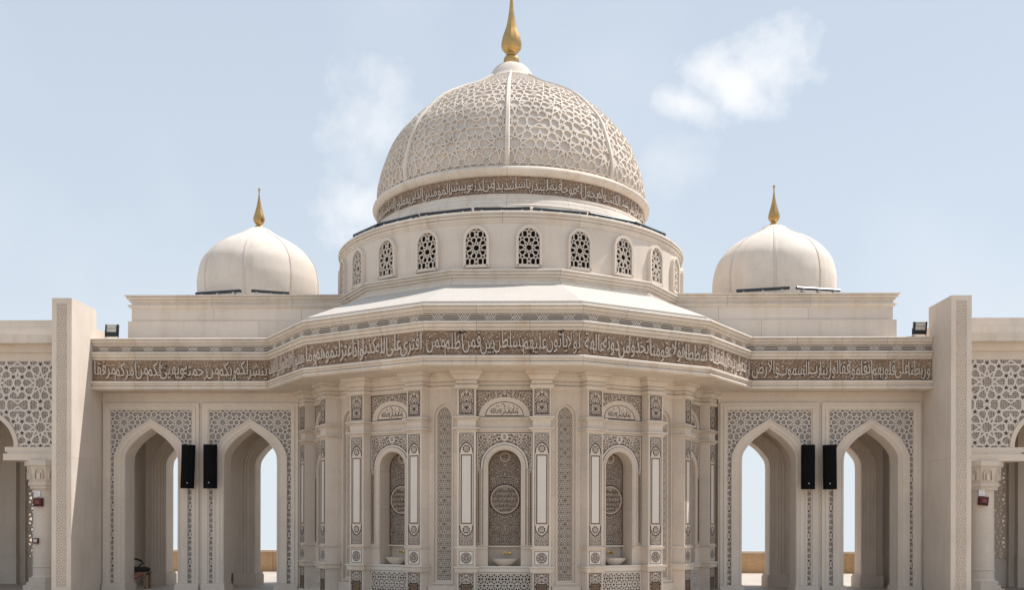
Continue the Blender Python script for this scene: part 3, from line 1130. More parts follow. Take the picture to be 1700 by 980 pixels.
for x0, x1 in ((-.633, -.374), (.374, .633)):
    q = MB(); ledge(q, x0, x1, -AP, L3P); sub('string_course', q, 'cornice', niche)
q = MB(); ledge(q, -.633, .633, -AP, L4P); q.box(-.45, .45, -AP + .004, -4.90, .792, .806); sub('sill', q, 'marble', niche)
# lunette
q = MB(); q.box(-.615, .615, -AP - .006, -AP + .02, 4.20, 4.775); sub('lunette_panel', q, 'scroll', niche)
q = MB(); q.frame(-.625, .625, 4.19, 4.783, .012, -AP - .012, -AP); sub('inlay_frame', q, 'inlay', niche)
lo, li = arch_round(.575, 4.2, 4.185, .43, 24), arch_round(.452, 4.21, 4.185, .335, 24)
q = MB()
q.band(lerp_poly(lo, li, .75), lo, -AP - .03, -AP); q.band(li, lerp_poly(lo, li, .75), -AP - .02, -AP)
sub('lunette_arch', q, 'cornice', niche)
q = MB(); q.prism(li, -AP - .012, -AP); sub('lunette_field', q, 'stone_smooth', niche)
q = MB(); lj = arch_round(.43, 4.22, 4.205, .308, 24); lk = arch_round(.415, 4.22, 4.205, .293, 24)
q.band(lk, lj, -AP - .015, -AP); q.box(-.43, .43, -AP - .015, -AP, 4.203, 4.215); sub('inlay_line', q, 'inlay', niche)
lay_text('وما توفيقي الا بالله', .62, .15, .004, lambda u, v, d: (u - .31, -AP - .0125 - d, 4.228 + v), 'inlay', niche, gap=.03)
q = MB()
for k in range(70):
    a, r_ = random.uniform(.15, pi - .15), sqrt(random.uniform(.05, 1))
    x, z = .36 * r_ * cos(a), 4.235 + .245 * r_ * sin(a)
    bars(q, [((x, z), (x + random.uniform(-.02, .02), z + .022))], .008, -AP - .0125, .002, 1.0, .001)
sub('lunette_marks', q, 'inlay', niche)['kind'] = 'stuff'
# spandrel panel over the arch
oa, ia = arch_round(.475, 3.075, 1.26), arch_round(.372, 3.075, 1.26)
U = [(-.615, 3.005), (-.615, 3.812), (.615, 3.812), (.615, 3.005)]
q = MB(); q.prism(U + arch_round(.46, 3.075, 3.005)[::-1], -AP - .006, -AP + .02); sub('spandrel_panel', q, 'scroll', niche)
q = MB()
q.band([(-.60, 3.02), (-.60, 3.797), (.60, 3.797), (.60, 3.02)], [(-.625, 3.0), (-.625, 3.822), (.625, 3.822), (.625, 3.0)], -AP - .014, -AP)
sub('inlay_border', q, 'marble', niche)
q = MB()
q.band([(-.618, 2.998), (-.618, 3.815), (.618, 3.815), (.618, 2.998)], [(-.632, 2.985), (-.632, 3.829), (.632, 3.829), (.632, 2.985)], -AP - .017, -AP)
q.band(arch_round(.476, 3.075, 1.30), arch_round(.488, 3.075, 1.30), -AP - .016, -AP); q.band(arch_round(.532, 3.075, 3.005), arch_round(.546, 3.075, 3.005), -AP - .016, -AP)
sub('inlay_line', q, 'inlay', niche)
q = MB(); q.band(arch_round(.4885, 3.075, 3.005), arch_round(.5315, 3.075, 3.005), -AP - .013, -AP); sub('inlay_ring', q, 'marble', niche)
q = MB(); q.ring(0, -AP - .022, 3.735, .055, .085, .02); sub('crown_ring', q, 'marble', niche)
q = MB(); q.disc(0, -AP - .015, 3.735, .055, .012); sub('crown_disc', q, 'scroll_fine', niche)
q = MB()
q.band(lerp_poly(ia, oa, .82), oa, -AP - .028, -AP); q.band(lerp_poly(ia, oa, .45), lerp_poly(ia, oa, .82), -AP - .018, -AP)
q.band(lerp_poly(ia, oa, .25), lerp_poly(ia, oa, .45), -AP - .03, -AP); q.band(ia, lerp_poly(ia, oa, .25), -AP - .012, -AP)
sub('arch_moulding', q, 'stone_smooth', niche, 30)
for sx in (-1, 1):
    q = MB(); q.frame(sx * .585 - .042, sx * .585 + .042, 1.29, 2.965, .01, -AP - .008, -AP); sub('inlay_line', q, 'inlay', niche)
    q = MB(); q.box(sx * .585 - .014, sx * .585 + .014, -AP - .006, -AP, 1.33, 2.925); sub('inlay_strip', q, 'brown', niche)
# carved back of the niche
q = MB(); bk = arch_round(.372, 3.075, 1.27); q.prism(bk, -4.885, -4.86); sub('niche_back', q, 'niche_back', niche)
q = MB(); b2 = arch_round(.352, 3.075, 1.29); q.band(b2, bk, -4.905, -4.88); q.box(-.372, .372, -4.90, -4.88, 1.255, 1.285); sub('back_border', q, 'brown', niche)
q = MB(); q.box(-.372, .372, -4.93, -4.861, 1.235, 1.268); sub('back_ledge', q, 'marble', niche)
q = MB(); q.disc(0, -4.90, 2.33, .325, .03, 40); sub('medallion', q, 'medallion', niche)
q = MB(); q.ring(0, -4.912, 2.33, .33, .356, .04, 40); sub('medallion_rim', q, 'inlay', niche)
q = MB(); q.ring(0, -4.915, 2.33, .308, .328, .03, 40); sub('medallion_rim', q, 'stone', niche)
LINES = [('وقالوا الحمد لله الذي', 2.48, .46), ('صدقنا وعده واورثنا', 2.37, .56), ('الارض نتبوا من الجنة حيث', 2.255, .58), ('نشاء فنعم اجر', 2.145, .50), ('العملين', 2.055, .30)]
for tx, zz, ww in LINES:
    lay_text(tx, ww, .125, .006, lambda u, v, d, zz=zz, ww=ww: (u - ww / 2, -4.9005 - d, zz + v - .015), 'inlay', niche, gap=.02)
q = MB(); q.disc(0, -4.897, 3.30, .10, .02, 28); sub('medallion', q, 'medallion', niche)
q = MB(); q.ring(0, -4.905, 3.30, .10, .115, .03, 28); sub('medallion_rim', q, 'stone', niche)
lay_text('الله', .13, .13, .005, lambda u, v, d: (u - .065, -4.8975 - d, 3.245 + v), 'inlay', niche)
# pierced base panel
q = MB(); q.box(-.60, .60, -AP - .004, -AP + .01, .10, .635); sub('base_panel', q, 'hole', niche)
q = MB(); q.frame(-.625, .625, .075, .66, .028, -AP - .022, -AP); sub('base_frame', q, 'marble', niche)
segs, _ = tile_segments(-.6, .6, .1, .635, -.15, .37, .30, .29, lambda x, z: abs(x) < .598 and .104 < z < .632)
q = MB(); bars(q, segs, .0165, -AP - .004, .012, .8); sub('base_lattice', q, 'strap', niche)['kind'] = 'stuff'
for a in BAYS:
    if a:
        copy_tree(niche, pav, (*BOFF.get(a, (0, 0)), 0), rz=radians(a))

# ---------------- pilaster
def loft(mb, rings, hw, y, yb):
    vs, fs = [], []
    for z, e in rings:
        vs += [(-hw - e, y - e, z), (hw + e, y - e, z), (hw + e, yb, z), (-hw - e, yb, z)]
    for k in range(len(rings) - 1):
        for s in range(4):
            fs.append((k * 4 + s, k * 4 + (s + 1) % 4, k * 4 + 4 + (s + 1) % 4, k * 4 + 4 + s))
    n = len(vs)
    fs += [(0, 1, 2, 3), (n - 4, n - 3, n - 2, n - 1)]
    mb.add(vs, fs)
PY, PW = -5.55, .207
pil = MB(); pil.box(-PW + .01, PW - .01, PY + .01, -5.2, 0, 4.78)
pila = build('pilaster', pil, 'stone_smooth', pav, (-.84, 0, 0))
for z0, z1 in ((0, .68), (.6805, 1.19), (1.1905, 2.108), (2.112, 2.998), (3.002, 3.84), (3.8405, 4.08), (4.0805, 4.79)):
    q = MB(); q.box(-PW, PW, PY, -5.2, z0, z1); sub('shaft_block', q, 'stone_smooth', pila)
q = MB(); loft(q, [(4.785, .0), (4.80, .045), (4.845, .06), (4.872, .055), (4.876, .012), (4.89, .012), (4.893, .032), (4.965, .032), (4.968, .012), (4.982, .012), (4.985, .05), (5.03, .075), (5.078, .125), (5.082, .115), (5.096, .115), (5.10, .16), (5.171, .16)], PW, PY, -5.2)
sub('capital', q, 'cornice', pila)
for rings in ([(4.078, .018), (4.11, .05), (4.112, .035), (4.124, .035), (4.127, .08), (4.157, .08)], [(3.832, .018), (3.864, .05), (3.866, .035), (3.878, .035), (3.881, .08), (3.912, .08)], [(1.19, .01), (1.222, .035), (1.243, .035)],
              [(.68, .04), (.765, .05), (.785, .075), (.815, .075)], [(0, .07), (.06, .07), (.09, .04)]):
    q = MB(); loft(q, rings, PW, PY, -5.2); sub('moulding', q, 'cornice', pila)
q = MB(); q.box(-.155, .155, PY - .004, PY + .01, 4.215, 4.76); sub('scroll_panel', q, 'scroll', pila)
q = MB(); q.frame(-.165, .165, 4.205, 4.77, .011, PY - .009, PY); sub('inlay_line', q, 'inlay', pila)
q = MB(); q.box(-.115, .115, PY - .007, PY, 4.245, 4.475); sub('rosette_tile', q, 'scroll_fine', pila)
q = MB(); q.frame(-.128, .128, 4.232, 4.488, .016, PY - .011, PY); sub('inlay_line', q, 'inlay', pila)
q = MB(); q.prism(star_poly((0, 4.36), .045, .03, 8, 0), PY - .009, PY); sub('rosette', q, 'inlay', pila)
# middle panel
q = MB(); q.frame(-.160, .160, 1.285, 3.795, .009, PY - .006, PY); sub('inlay_line', q, 'inlay', pila)
for zc, sg in ((3.60, 1), (1.48, -1)):
    # scroll corners and pointed arc
    q = MB(); z0, z1 = (zc, 3.78) if sg > 0 else (1.30, zc)
    ap_ = [(x, zc - sg * .19 + sg * (z - 0)) for x, z in arch_pointed(.145, 0, .20, 0)][1:-1]
    corner = [(-.145, zc - sg * .19), (-.145, z1 if sg > 0 else z0), (.145, z1 if sg > 0 else z0), (.145, zc - sg * .19)]
    q.prism(corner + ap_[::-1][1:-1], PY - .004, PY + .005); sub('scroll_corner', q, 'scroll_fine', pila)
    q = MB()
    aa = [(x, zc - sg * .22 + sg * z) for x, z in arch_pointed(.150, 0, .225, -.03)]
    bb = [(x, zc - sg * .22 + sg * z) for x, z in arch_pointed(.134, 0, .195, -.03)]
    q.band(bb, aa, PY - .008, PY); sub('pointed_inlay', q, 'inlay', pila)
    q = MB(); c = (0, zc - sg * .155)
    q.prism(star_poly(c, .092, .070, 8, 22.5), PY - .006, PY); sub('knot_rosette', q, 'inlay', pila)
    q = MB()
    for k in range(4):
        d = .028 * (k - 1.5)
        bars(q, [((c[0] - .06 + abs(d) * .5, c[1] + d), (c[0] + .06 - abs(d) * .5, c[1] + d)), ((c[0] + d, c[1] - .06 + abs(d) * .5), (c[0] + d, c[1] + .06 - abs(d) * .5))], .010, PY - .006, .003, .9, .001)
    sub('knot_strapwork', q, 'strap', pila)
q = MB(); q.frame(-.125, .125, 1.765, 3.315, .026, PY - .007, PY); sub('inset_frame', q, 'brown', pila)
q = MB(); q.box(-.098, .098, PY - .004, PY, 1.792, 3.288); sub('inset_panel', q, 'marble', pila)
# medallion
q = MB(); q.frame(-.158, .158, .85, 1.158, .009, PY - .006, PY); sub('inlay_line', q, 'inlay', pila)
q = MB(); q.box(-.148, .148, PY - .003, PY, .86, 1.148); sub('inset_panel', q, 'marble', pila)
q = MB(); q.disc(0, PY - .005, 1.004, .112, .005, 28); sub('medallion', q, 'scroll_fine', pila)
q = MB(); q.ring(0, PY - .008, 1.004, .108, .119, .008, 28); q.ring(0, PY - .008, 1.004, .045, .053, .008, 20); sub('inlay_line', q, 'inlay', pila)
# foot panel
q = MB(); q.box(-.155, .155, PY - .004, PY, .10, .645); sub('scroll_panel', q, 'scroll', pila)
q = MB(); q.frame(-.165, .165, .09, .655, .011, PY - .008, PY); sub('inlay_line', q, 'inlay', pila)
q = MB(); q.frame(-.125, .125, .12, .43, .03, PY - .010, PY); sub('inset_frame', q, 'inlay', pila)
q = MB(); q.box(-.085, .085, PY - .0075, PY, .16, .39); sub('inset_panel', q, 'brown', pila)
for a in BAYS:
    for sx in (-1, 1):
        if a == 0 and sx == -1:
            continue
        r = radians(a)
        copy_tree(pila, pav, (sx * .84 * cos(r) + BOFF.get(a, (0, 0))[0], sx * .84 * sin(r) + BOFF.get(a, (0, 0))[1], 0), r)

# ---------------- chamfer walls with tall pierced strips
FA = 5.368
fw = MB()
f_out, f_in = arch_pointed(.222, 4.20, .295, .425), arch_pointed(.172, 4.19, .235, .485)
fw.box(-.345, .345, -FA, -4.9, 0, .4245)
chamf = build('chamfer_wall', fw, 'stone', pav, rz=radians(-15))
for z0, z1 in ((.425, 2.398), (2.402, 3.398)):
    for x0, x1 in ((-.345, -.222), (.222, .345)):
        q = MB(); q.box(x0, x1, -FA, -4.9, z0, z1); sub('wall_block', q, 'stone', chamf)
q = MB(); q.prism([(-.345, 3.402), (-.345, 5.172), (.345, 5.172), (.345, 3.402)] + arch_pointed(.222, 4.20, .295, 3.402)[::-1], -FA, -4.9); sub('wall_block', q, 'stone', chamf)
q = MB(); q.box(-.23, .23, -FA + .15, -4.9, .42, 4.6); sub('strip_backing', q, 'stone', chamf)
q = MB(); ledge(q, -.345, .345, -FA, TOPP); sub('recess_cornice', q, 'cornice', chamf)
q = MB(); q.band(f_out, lerp_poly(f_in, f_out, 1.45), -FA - .016, -FA); q.band(f_in, f_out, -FA + .07, -FA + .12)
q.box(-.245, .245, -FA - .03, -FA + .05, .40, .43); q.box(-.222, .222, -FA + .05, -FA + .12, .43, .487)
sub('strip_frame', q, 'stone_smooth', chamf)
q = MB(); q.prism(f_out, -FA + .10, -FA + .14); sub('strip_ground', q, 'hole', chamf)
ins_f = under(f_in)
segs, _ = tile_segments(-.175, .175, .48, 4.45, 0, 2.3, .172, .18, lambda x, z: z > .487 and ins_f(x, z) and abs(x) < .171)
q = MB(); bars(q, segs, .0078, -FA + .10, .014, .85); sub('strip_lattice', q, 'strap', chamf)['kind'] = 'stuff'
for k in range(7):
    q = MB(); q.disc(0, -FA + .078, .68 + .54 * k, .028, .02, 12); sub('strip_hole_dark', q, 'brown', chamf)  # flat dark discs: shade of the rosette holes put into colour
q = MB(); ledge(q, -.345, .345, -FA, [(-.03, .36), (.06, .36), (.06, .05), (-.03, .05)]); sub('plinth_block', q, 'stone', chamf)
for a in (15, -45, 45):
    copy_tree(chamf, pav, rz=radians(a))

# ================================================================== SIDE WINGS
INTR = [(.683, 3.36), (.672, 3.48), (.643, 3.596), (.50, 3.80), (.345, 3.957), (.17, 4.085), (0, 4.207)]
EXTR = [(.956, 3.36), (.945, 3.52), (.893, 3.67), (.737, 3.93), (.533, 4.112), (.282, 4.275), (0, 4.443)]
k_in, k_out = keel(INTR, 0.0), keel(EXTR, 0.0)
k_in_b, k_out_b = keel(INTR, 0.23), keel(EXTR, 0.23)
YW, YB0, YB1 = -2.29, .57, 1.13
HB = 1.28                                           # half bay
def pier_poly(top):
    return [(-HB, 0), (-HB, top), (HB, top), (HB, 0)] + k_in[::-1]
ab = MB()
ab.prism(pier_poly(5.17), YW, -1.70)
bay_me = ab.mesh('arch_wall', 'stone_smooth')
rb = MB()
rb.prism(pier_poly(5.17), YB0, YB1)
rear_me = rb.mesh('rear_arch_wall', 'render')
# mouldings of one front arch
am = MB()
for t0, t1, d in ((.86, 1.0, .075), (.74, .86, .06), (.36, .74, .048), (.20, .36, .03), (.08, .20, .042), (0.0, .08, .02)):
    am.band(lerp_poly(k_in_b, k_out_b, t0), lerp_poly(k_in_b, k_out_b, t1), YW - d, YW)
am_me = am.mesh('arch_moulding', 'stone_smooth', 35)
rm = MB()
for t0, t1, d in ((1.15, 1.35, .16), (.86, 1.15, .10), (.5, .86, .07), (.25, .5, .04), (0.0, .25, .02)):
    rm.band(lerp_poly(k_in_b, k_out_b, t0), lerp_poly(k_in_b, k_out_b, t1), YB0 - d, YB0)
rm_me = rm.mesh('rear_arch_moulding', 'render', 35)
fm = MB()
for x0, x1, d in ((1.150, 1.236, .055), (1.085, 1.150, .075), (1.052, 1.085, .05)):
    zt = 3.62
    fm.band([(-x0, .23), (-x0, zt + x0), (x0, zt + x0), (x0, .23)], [(-x1, .23), (-x1, zt + x1), (x1, zt + x1), (x1, .23)], YW - d, YW)
fm_me = fm.mesh('panel_frame', 'stone_smooth')
sp_in = under(k_out)
def in_spandrel(x, z):
    return abs(x) < 1.05 and .24 < z < 4.668 and not (abs(x) < .955 and (z < 3.36 or sp_in(x, z)))
segs, stars = tile_segments(-1.05, 1.05, .23, 4.67, 0, 4.36, .715, .72, in_spandrel)
sl = MB()
bars(sl, segs, .028, YW - .006, .022, .75)
sl_me = sl.mesh('spandrel_lattice', 'grc')
sg_ = MB()
sg_.prism([(-1.052, .23), (-1.052, 4.672), (1.052, 4.672), (1.052, .23)] + keel(EXTR, .23)[::-1], YW - .006, YW + .01)
sg_me = sg_.mesh('spandrel_ground', 'dotted')
ss_ = MB()
for c, t, s in stars:
    ss_.prism(star_poly(c, .50 * s, .20 * s, 5, t), YW - .011, YW - .003)
ss_me = ss_.mesh('spandrel_stars', 'inlay')
pl_me, rp_me = [], []
for sx in (-1, 1):
    pl = MB()
    xs = sorted((sx * .683, sx * 1.245))
    pl.box(xs[0] - (.05 if sx > 0 else 0), xs[1] + (.05 if sx < 0 else 0), YW - .13, -1.66, 0, .17)
    pl.box(xs[0] - (.03 if sx > 0 else 0), xs[1] + (.03 if sx < 0 else 0), YW - .10, -1.68, .169, .228)
    pl_me.append(pl.mesh('plinth', 'stone'))
    rp_ = MB()
    xs = sorted((sx * .60, sx * 1.245))
    rp_.box(xs[0], xs[1], YB0 - .20, YB1 + .06, 0, .30)
    rp_.box(xs[0] + (.02 if sx > 0 else 0), xs[1] - (.02 if sx < 0 else 0), YB0 - .17, YB1 + .03, .299, .36)
    rp_me.append(rp_.mesh('rear_plinth', 'stone'))

WS, WDY = 1.0137, .35
for sg, W in ((-1, wingL), (1, wingR)):
    for xc in (6.614, 9.175):
        X = sg * xc
        XF = .71 + (X - .71) * WS                     # the front wall stands back under the cornice
        aw = put('arch_wall', bay_me, W, (XF, WDY, -.024))
        aw.scale = (WS, 1, WS)
        put('arch_moulding', am_me, aw)
        put('panel_frame', fm_me, aw)
        put('spandrel_ground', sg_me, aw)
        put('spandrel_lattice', sl_me, aw)['kind'] = 'stuff'
        s_o = put('spandrel_stars', ss_me, aw)
        s_o['kind'] = 'stuff'
        for q_ in pl_me:
            put('plinth', q_, aw)
        rw = put('rear_arch_wall', rear_me, W, (X, 0, 0))
        put('rear_arch_moulding', rm_me, rw)
        for q_ in rp_me:
            put('rear_plinth', q_, rw)
    x_in, x_out = 5.35, 10.61
    def sbox(mb, xa, xb, *r):
        a, b = sorted((sg * xa, sg * xb))
        mb.box(a, b, *r)
    for xa, xb in ((10.57, x_out),):      # jamb returns at both ends
        e = MB(); sbox(e, xa, xb, YW + WDY + .004, YB1, 0, 5.165); build('end_wall', e, 'stone_smooth', W)
    e = MB()
    sbox(e, 7.90, 8.12, YW + WDY + .012, -1.36, 0, 5.165)
    build('middle_pier', e, 'stone_smooth', W)
    e = MB()
    sbox(e, 5.334, 10.56, -1.345, YB0 - .001, 4.95, 5.165)
    build('ceiling', e, 'render', W)
    e = MB()
    sbox(e, 5.6, x_out, -2.636 + .30, 2.5, 5.17, 6.46)
    build('upper_wall', e, 'stone', W)
    # attic block with its own cornice
    e = MB()
    for xa, xb in ((3.0, 5.397), (5.403, 7.697), (7.703, 9.86)):
        e = MB(); sbox(e, xa, xb, -1.90, 2.45, 6.47, 7.46); build('attic_wall', e, 'render', W)
    for xa, xb in ((3.0, 6.497), (6.503, 9.935)):
        e = MB(); sbox(e, xa, xb, -1.96, 2.5, 6.461, 7.035); build('attic_plinth', e, 'render', W)
    AX = 9.86
    ap = [(-AX, 2.4), (-AX, -1.90), (-3.5, -1.90)] if sg < 0 else [(3.5, -1.90), (AX, -1.90), (AX, 2.4)]
    prof = [(-.3, 7.71), (.14, 7.71), (.145, 7.69), (.12, 7.67), (.085, 7.667), (.085, 7.652), (.11, 7.65), (.10, 7.62), (.065, 7.60), (.04, 7.597), (.04, 7.583), (.06, 7.58), (.055, 7.56), (.02, 7.545), (.0, 7.50), (.0, 7.47), (.07, 7.465), (.085, 7.445), (.06, 7.42), (.03, 7.385), (.0, 7.37), (-.3, 7.37)]
    sweep('attic_cornice_block', ap, prof, 'cornice', [W, W], [1, 3] if sg < 0 else [3, 1])
    # undo the wing shift for swept parts happens in put()
    e = MB()
    sbox(e, 3.4, 9.7, -1.8, 2.4, 7.46, 7.70)
    build('attic_roof', e, 'roof', W)
    # small dome
    dx, dy = sg * 7.26 + .10, .4
    prof = smooth_curve([(1.606, 7.853), (1.665, 8.131), (1.683, 8.440), (1.665, 8.697), (1.564, 9.092), (1.306, 9.442), (0.971, 9.697), (0.638, 9.874), (0.451, 9.991), (0.303, 10.096), (0.201, 10.138)], 44)
    d = MB()
    m = 96
    vs, fs = [], []
    K = len(prof)
    off = radians(2.0 if sg < 0 else -12.0)
    for i in range(m):
        a = 2 * pi * i / m
        for qq, (r, z) in enumerate(prof):
            da = abs(((a - off) + pi / 8) % (pi / 4) - pi / 8) * max(r, .3)
            groove = .028 * max(0, 1 - da / .075) if z < 10.03 else 0
            vs.append(((r - groove) * sin(a), -(r - groove) * cos(a), z))
    vs.append((0, 0, 10.143))
    for i in range(m):
        j = (i + 1) % m
        for qq in range(K - 1):
            fs.append((i * K + qq, j * K + qq, j * K + qq + 1, i * K + qq + 1))
        fs.append((i * K + K - 1, j * K + K - 1, len(vs) - 1))
    d.add(vs, fs)
    dome_o = build('small_dome', d, 'dome', W, (dx, dy, 0), smooth=50)
    d = MB()
    rp2 = []
    for (r, z), (r2, z2) in zip(prof, prof[1:]):
        if z > 10.03:
            break
        L = hypot(r2 - r, z2 - z)
        nr, nz2 = (z2 - z) / L, -(r2 - r) / L
        for a_, h in ((.030, -.03), (.026, .006), (-.026, .006), (-.030, -.03)):
            rp2.append((a_, -(r + nr * h), z + nz2 * h))
    n4 = len(rp2) // 4
    fs = []
    for k in range(n4 - 1):
        for s in range(4):
            fs.append((k * 4 + s, k * 4 + (s + 1) % 4, k * 4 + 4 + (s + 1) % 4, k * 4 + 4 + s))
    d.add(rp2, fs)
    srib = d.mesh('dome_rib', 'dome_back', 40)
    for k in range(8):
        put('dome_rib', srib, dome_o, rz=off + pi / 4 * k)
    finial(dome_o, [(0.000, 10.122), (0.134, 10.122), (0.139, 10.158), (0.118, 10.205), (0.072, 10.236), (0.077, 10.251), (0.129, 10.303), (0.160, 10.385), (0.160, 10.436), (0.134, 10.539), (0.101, 10.652), (0.067, 10.786), (0.037, 10.941),
                    (0.019, 11.085), (0.012, 11.167), (0.027, 11.188), (0.027, 11.208), (0.014, 11.224), (0.036, 11.255), (0.034, 11.280), (0.000, 11.301)], 10, (0, 0, 0))

# ================================================================== PYLON WALLS beside the wings
fin_seg = None
FX0, FX1, FY, FH = 10.615, 11.10, -3.674, 7.262
segs, _ = tile_segments(-.125, .125, .2, 7.13, 0, 3.6, .25, .262, lambda x, z: abs(x) < .124 and .205 < z < 7.125)
cl = MB(); bars(cl, segs, .013, FY + .012, .010, .8, .0008)
cl_me = cl.mesh('carved_lattice', 'stone_smooth')
cg = MB(); cg.box(-.127, .127, FY + .012, FY + .06, .2, 7.13)
cg_me = cg.mesh('carved_ground', 'carved')
for sg, lab in ((-1, 'tall cream pylon wall with carved strip, its inner face struck by sunlight'), (1, 'tall cream pylon wall with carved strip, its inner face wholly in shade')):
    xc = sg * (FX0 + FX1) / 2
    f = thing('pylon_wall', lab, 'pylon wall', (xc, -2.9, 0), 'pylon walls flanking the wings')
    f['_shift'] = [xc, -2.9, 0]
    hw = (FX1 - FX0) / 2
    for z0, z1 in ((0, 3.37), (3.373, FH)):
        b = MB()
        # block with a shallow recess for the carved strip
        b.box(xc - hw, xc + hw, FY + .05, -2.30, z0, z1)
        b.box(xc - hw + .001, xc + hw - .001, -2.32, -1.62, z0, min(z1, 6.47))
        b.box(xc - hw, xc - .1275, FY, FY + .0505, z0, z1)
        b.box(xc + .1275, xc + hw, FY, FY + .0505, z0, z1)
        if z1 == FH:
            b.box(xc - .1275, xc + .1275, FY, FY + .0505, 7.13, z1)
        else:
            b.box(xc - .1275, xc + .1275, FY, FY + .0505, 0, .2)
        build('wall_block', b, 'render', f)
    g1 = put('carved_ground', cg_me, f, (xc, 0, 0))
    put('carved_lattice', cl_me, g1)['kind'] = 'stuff'

# ================================================================== SIDE ARCADES
CX, PITCH, RA = 12.07, 3.16, .977
def arcade(sg, lab):
    A = thing('side_arcade', lab, 'arcade', (sg * 13.6, -1.2, 0), 'arcades running on beyond the pylon walls')
    A['_shift'] = [sg * 13.6, -1.2, 0]
    def sb(mb, xa, xb, *r):
        a, b = sorted((sg * xa, sg * xb))
        mb.box(a, b, *r)
    Y = -2.2
    for k in range(2):
        xc = CX + PITCH * (k + .5)
        m = MB()
        arc = arch_round(.86, 3.73, 3.732, n=24)
        x0, x1 = (-PITCH / 2, PITCH / 2)
        if k == 0:
            x0 = -PITCH / 2 - 1.0
        pts = [(x0, 3.732), (x0, 6.0), (x1, 6.0), (x1, 3.732)] + arc[::-1]
        pts = [(sg * x, z) for x, z in pts]
        m.prism(pts, Y, Y + .55)
        build('arch_wall', m, 'stone_smooth', A, (sg * xc, 0, 0))
        outer = arch_round(RA, 3.73, 3.732, n=24)
        inner = arch_round(.86, 3.73, 3.732, n=24)
        m = MB()
        m.band(lerp_poly(inner, outer, .6), outer, Y - .07, Y); m.band(inner, lerp_poly(inner, outer, .6), Y - .05, Y)
        build('arch_moulding', m, 'stone_smooth', A, (sg * xc, 0, 0), smooth=35)
        mg = MB()
        lx0 = x0 if k == 0 else -PITCH / 2 + .001
        pts = [(lx0, 3.74), (lx0, 5.955), (x1, 5.955), (x1, 3.74)] + arch_round(RA - .02, 3.74, 3.741, n=24)[::-1]
        mg.prism([(sg * x, z) for x, z in pts], Y - .005, Y + .01)
        build('lattice_ground', mg, 'dotted_big', A, (sg * xc, 0, 0))
        iu = under(outer)
        def ok(x, z, iu=iu, x0=x0, x1=x1, sg=sg):
            xx = sg * x
            return x0 < xx < x1 and 3.745 < z < 5.952 and not (abs(x) < RA and (z < 3.74 or iu(x, z)))
        a0, a1 = sorted((sg * x0, sg * x1))
        segs, stars = tile_segments(a0, a1, 3.74, 5.95, sg * (12.11 - xc), 5.40, 1.19, 1.155, ok, 8)
        mb = MB(); bars(mb, segs, .044, Y - .005, .018, .92, .002)
        build('lattice_panel', mb, 'grc', A, (sg * xc, 0, 0))['kind'] = 'stuff'
        mb = MB()
        for c, t, s in stars:
            mb.prism(star_poly(c, .42 * s, .17 * s, 5, t), Y - .012, Y - .002)
        build('lattice_stars', mb, 'inlay', A, (sg * xc, 0, 0))['kind'] = 'stuff'
    xe = CX + PITCH * 2
    xs = FX1 - .05
    for nm, z0, z1, dd, mt in (('wall_band', 5.957, 6.175, .03, 'stone_smooth'), ('fascia', 6.36, 6.565, .42, 'cornice'), ('parapet_course', 6.565, 6.77, .30, 'render'), ('parapet_wall', 6.77, 6.985, .20, 'render')):
        for k_ in range(3):
            m = MB(); sb(m, xs + (xe - xs) * k_ / 3 + .003, xs + (xe - xs) * (k_ + 1) / 3 - .003, Y - dd, 1.5, z0, z1); build(nm, m, mt, A)
    m = MB(); sb(m, xs, xe, Y - .12, Y + .3, 6.175, 6.36); build('wall_band', m, 'stone_smooth', A)
    # columns
    for k in range(2):
        x = sg * (CX + PITCH * k)
        m = MB()
        m.box(-.70 if k else -.95, .70 if k else .95, Y - .06, Y + .6, 3.61, 3.735)
        build('impost', m, 'stone_smooth', A, (x, 0, 0))
        m = MB(); m.box(-.95, .95, Y - .14, Y + .66, 3.385, 3.555); m.box(-.88, .88, Y - .08, Y + .6, 3.555, 3.612)
        build('impost_slab', m, 'stone_smooth', A, (x, 0, 0))
        yc = -1.95
        m = MB(); m.lathe([(0, .34), (.36, .34), (.36, .36), (.33, .40), (.33, .61), (.345, .62), (.345, .645), (.33, .66), (.325, 1.5), (.318, 2.66), (0, 2.66)], 48)
        build('column_shaft', m, 'stone_smooth', A, (x, yc, 0), smooth=30)
        m = MB(); m.lathe([(0, 2.655), (.40, 2.655), (.40, 2.73), (.44, 2.74), (.44, 2.83), (.415, 2.85), (.43, 2.95), (.48, 3.24), (.53, 3.25), (.53, 3.385), (0, 3.385)], 8, pi / 8, 2 * pi + pi / 8)
        cap = build('capital', m, 'stone_smooth', A, (x, yc, 0))
        for a in range(8):
            q = MB()
            oo_, ii_ = arch_round(.11, 3.08, 2.90, n=10), arch_round(.085, 3.08, 2.90, n=10)
            q.band(ii_, oo_, -.463, -.38)
            q.box(-.045, .045, -.455, -.38, 2.90, 3.06)
            put('capital_arch', q.mesh('capital_arch', 'stone_smooth'), cap, rz=pi / 4 * a)
        m = MB()
        for hw_, z0, z1 in ((.56, 0, .155), (.48, .156, .23), (.42, .231, .345)):
            m.lathe([(0, z0), (hw_, z0), (hw_, z1), (0, z1)], 8, pi / 8, 2 * pi + pi / 8)
        build('column_base', m, 'stone', A, (x, yc, 0))
    # back wall with pierced screen and blind arches
    YR = 1.2
    s0, s1 = 13.62, 14.22
    for xa, xb, z0, z1 in ((10.62, s0, 0, 6.3), (s1, xe, 0, 6.3), (s0, s1, 0, .78), (s0, s1, 3.63, 6.3)):
        m = MB(); sb(m, xa, xb, YR, YR + .3, z0, z1); build('back_wall', m, 'render', A)
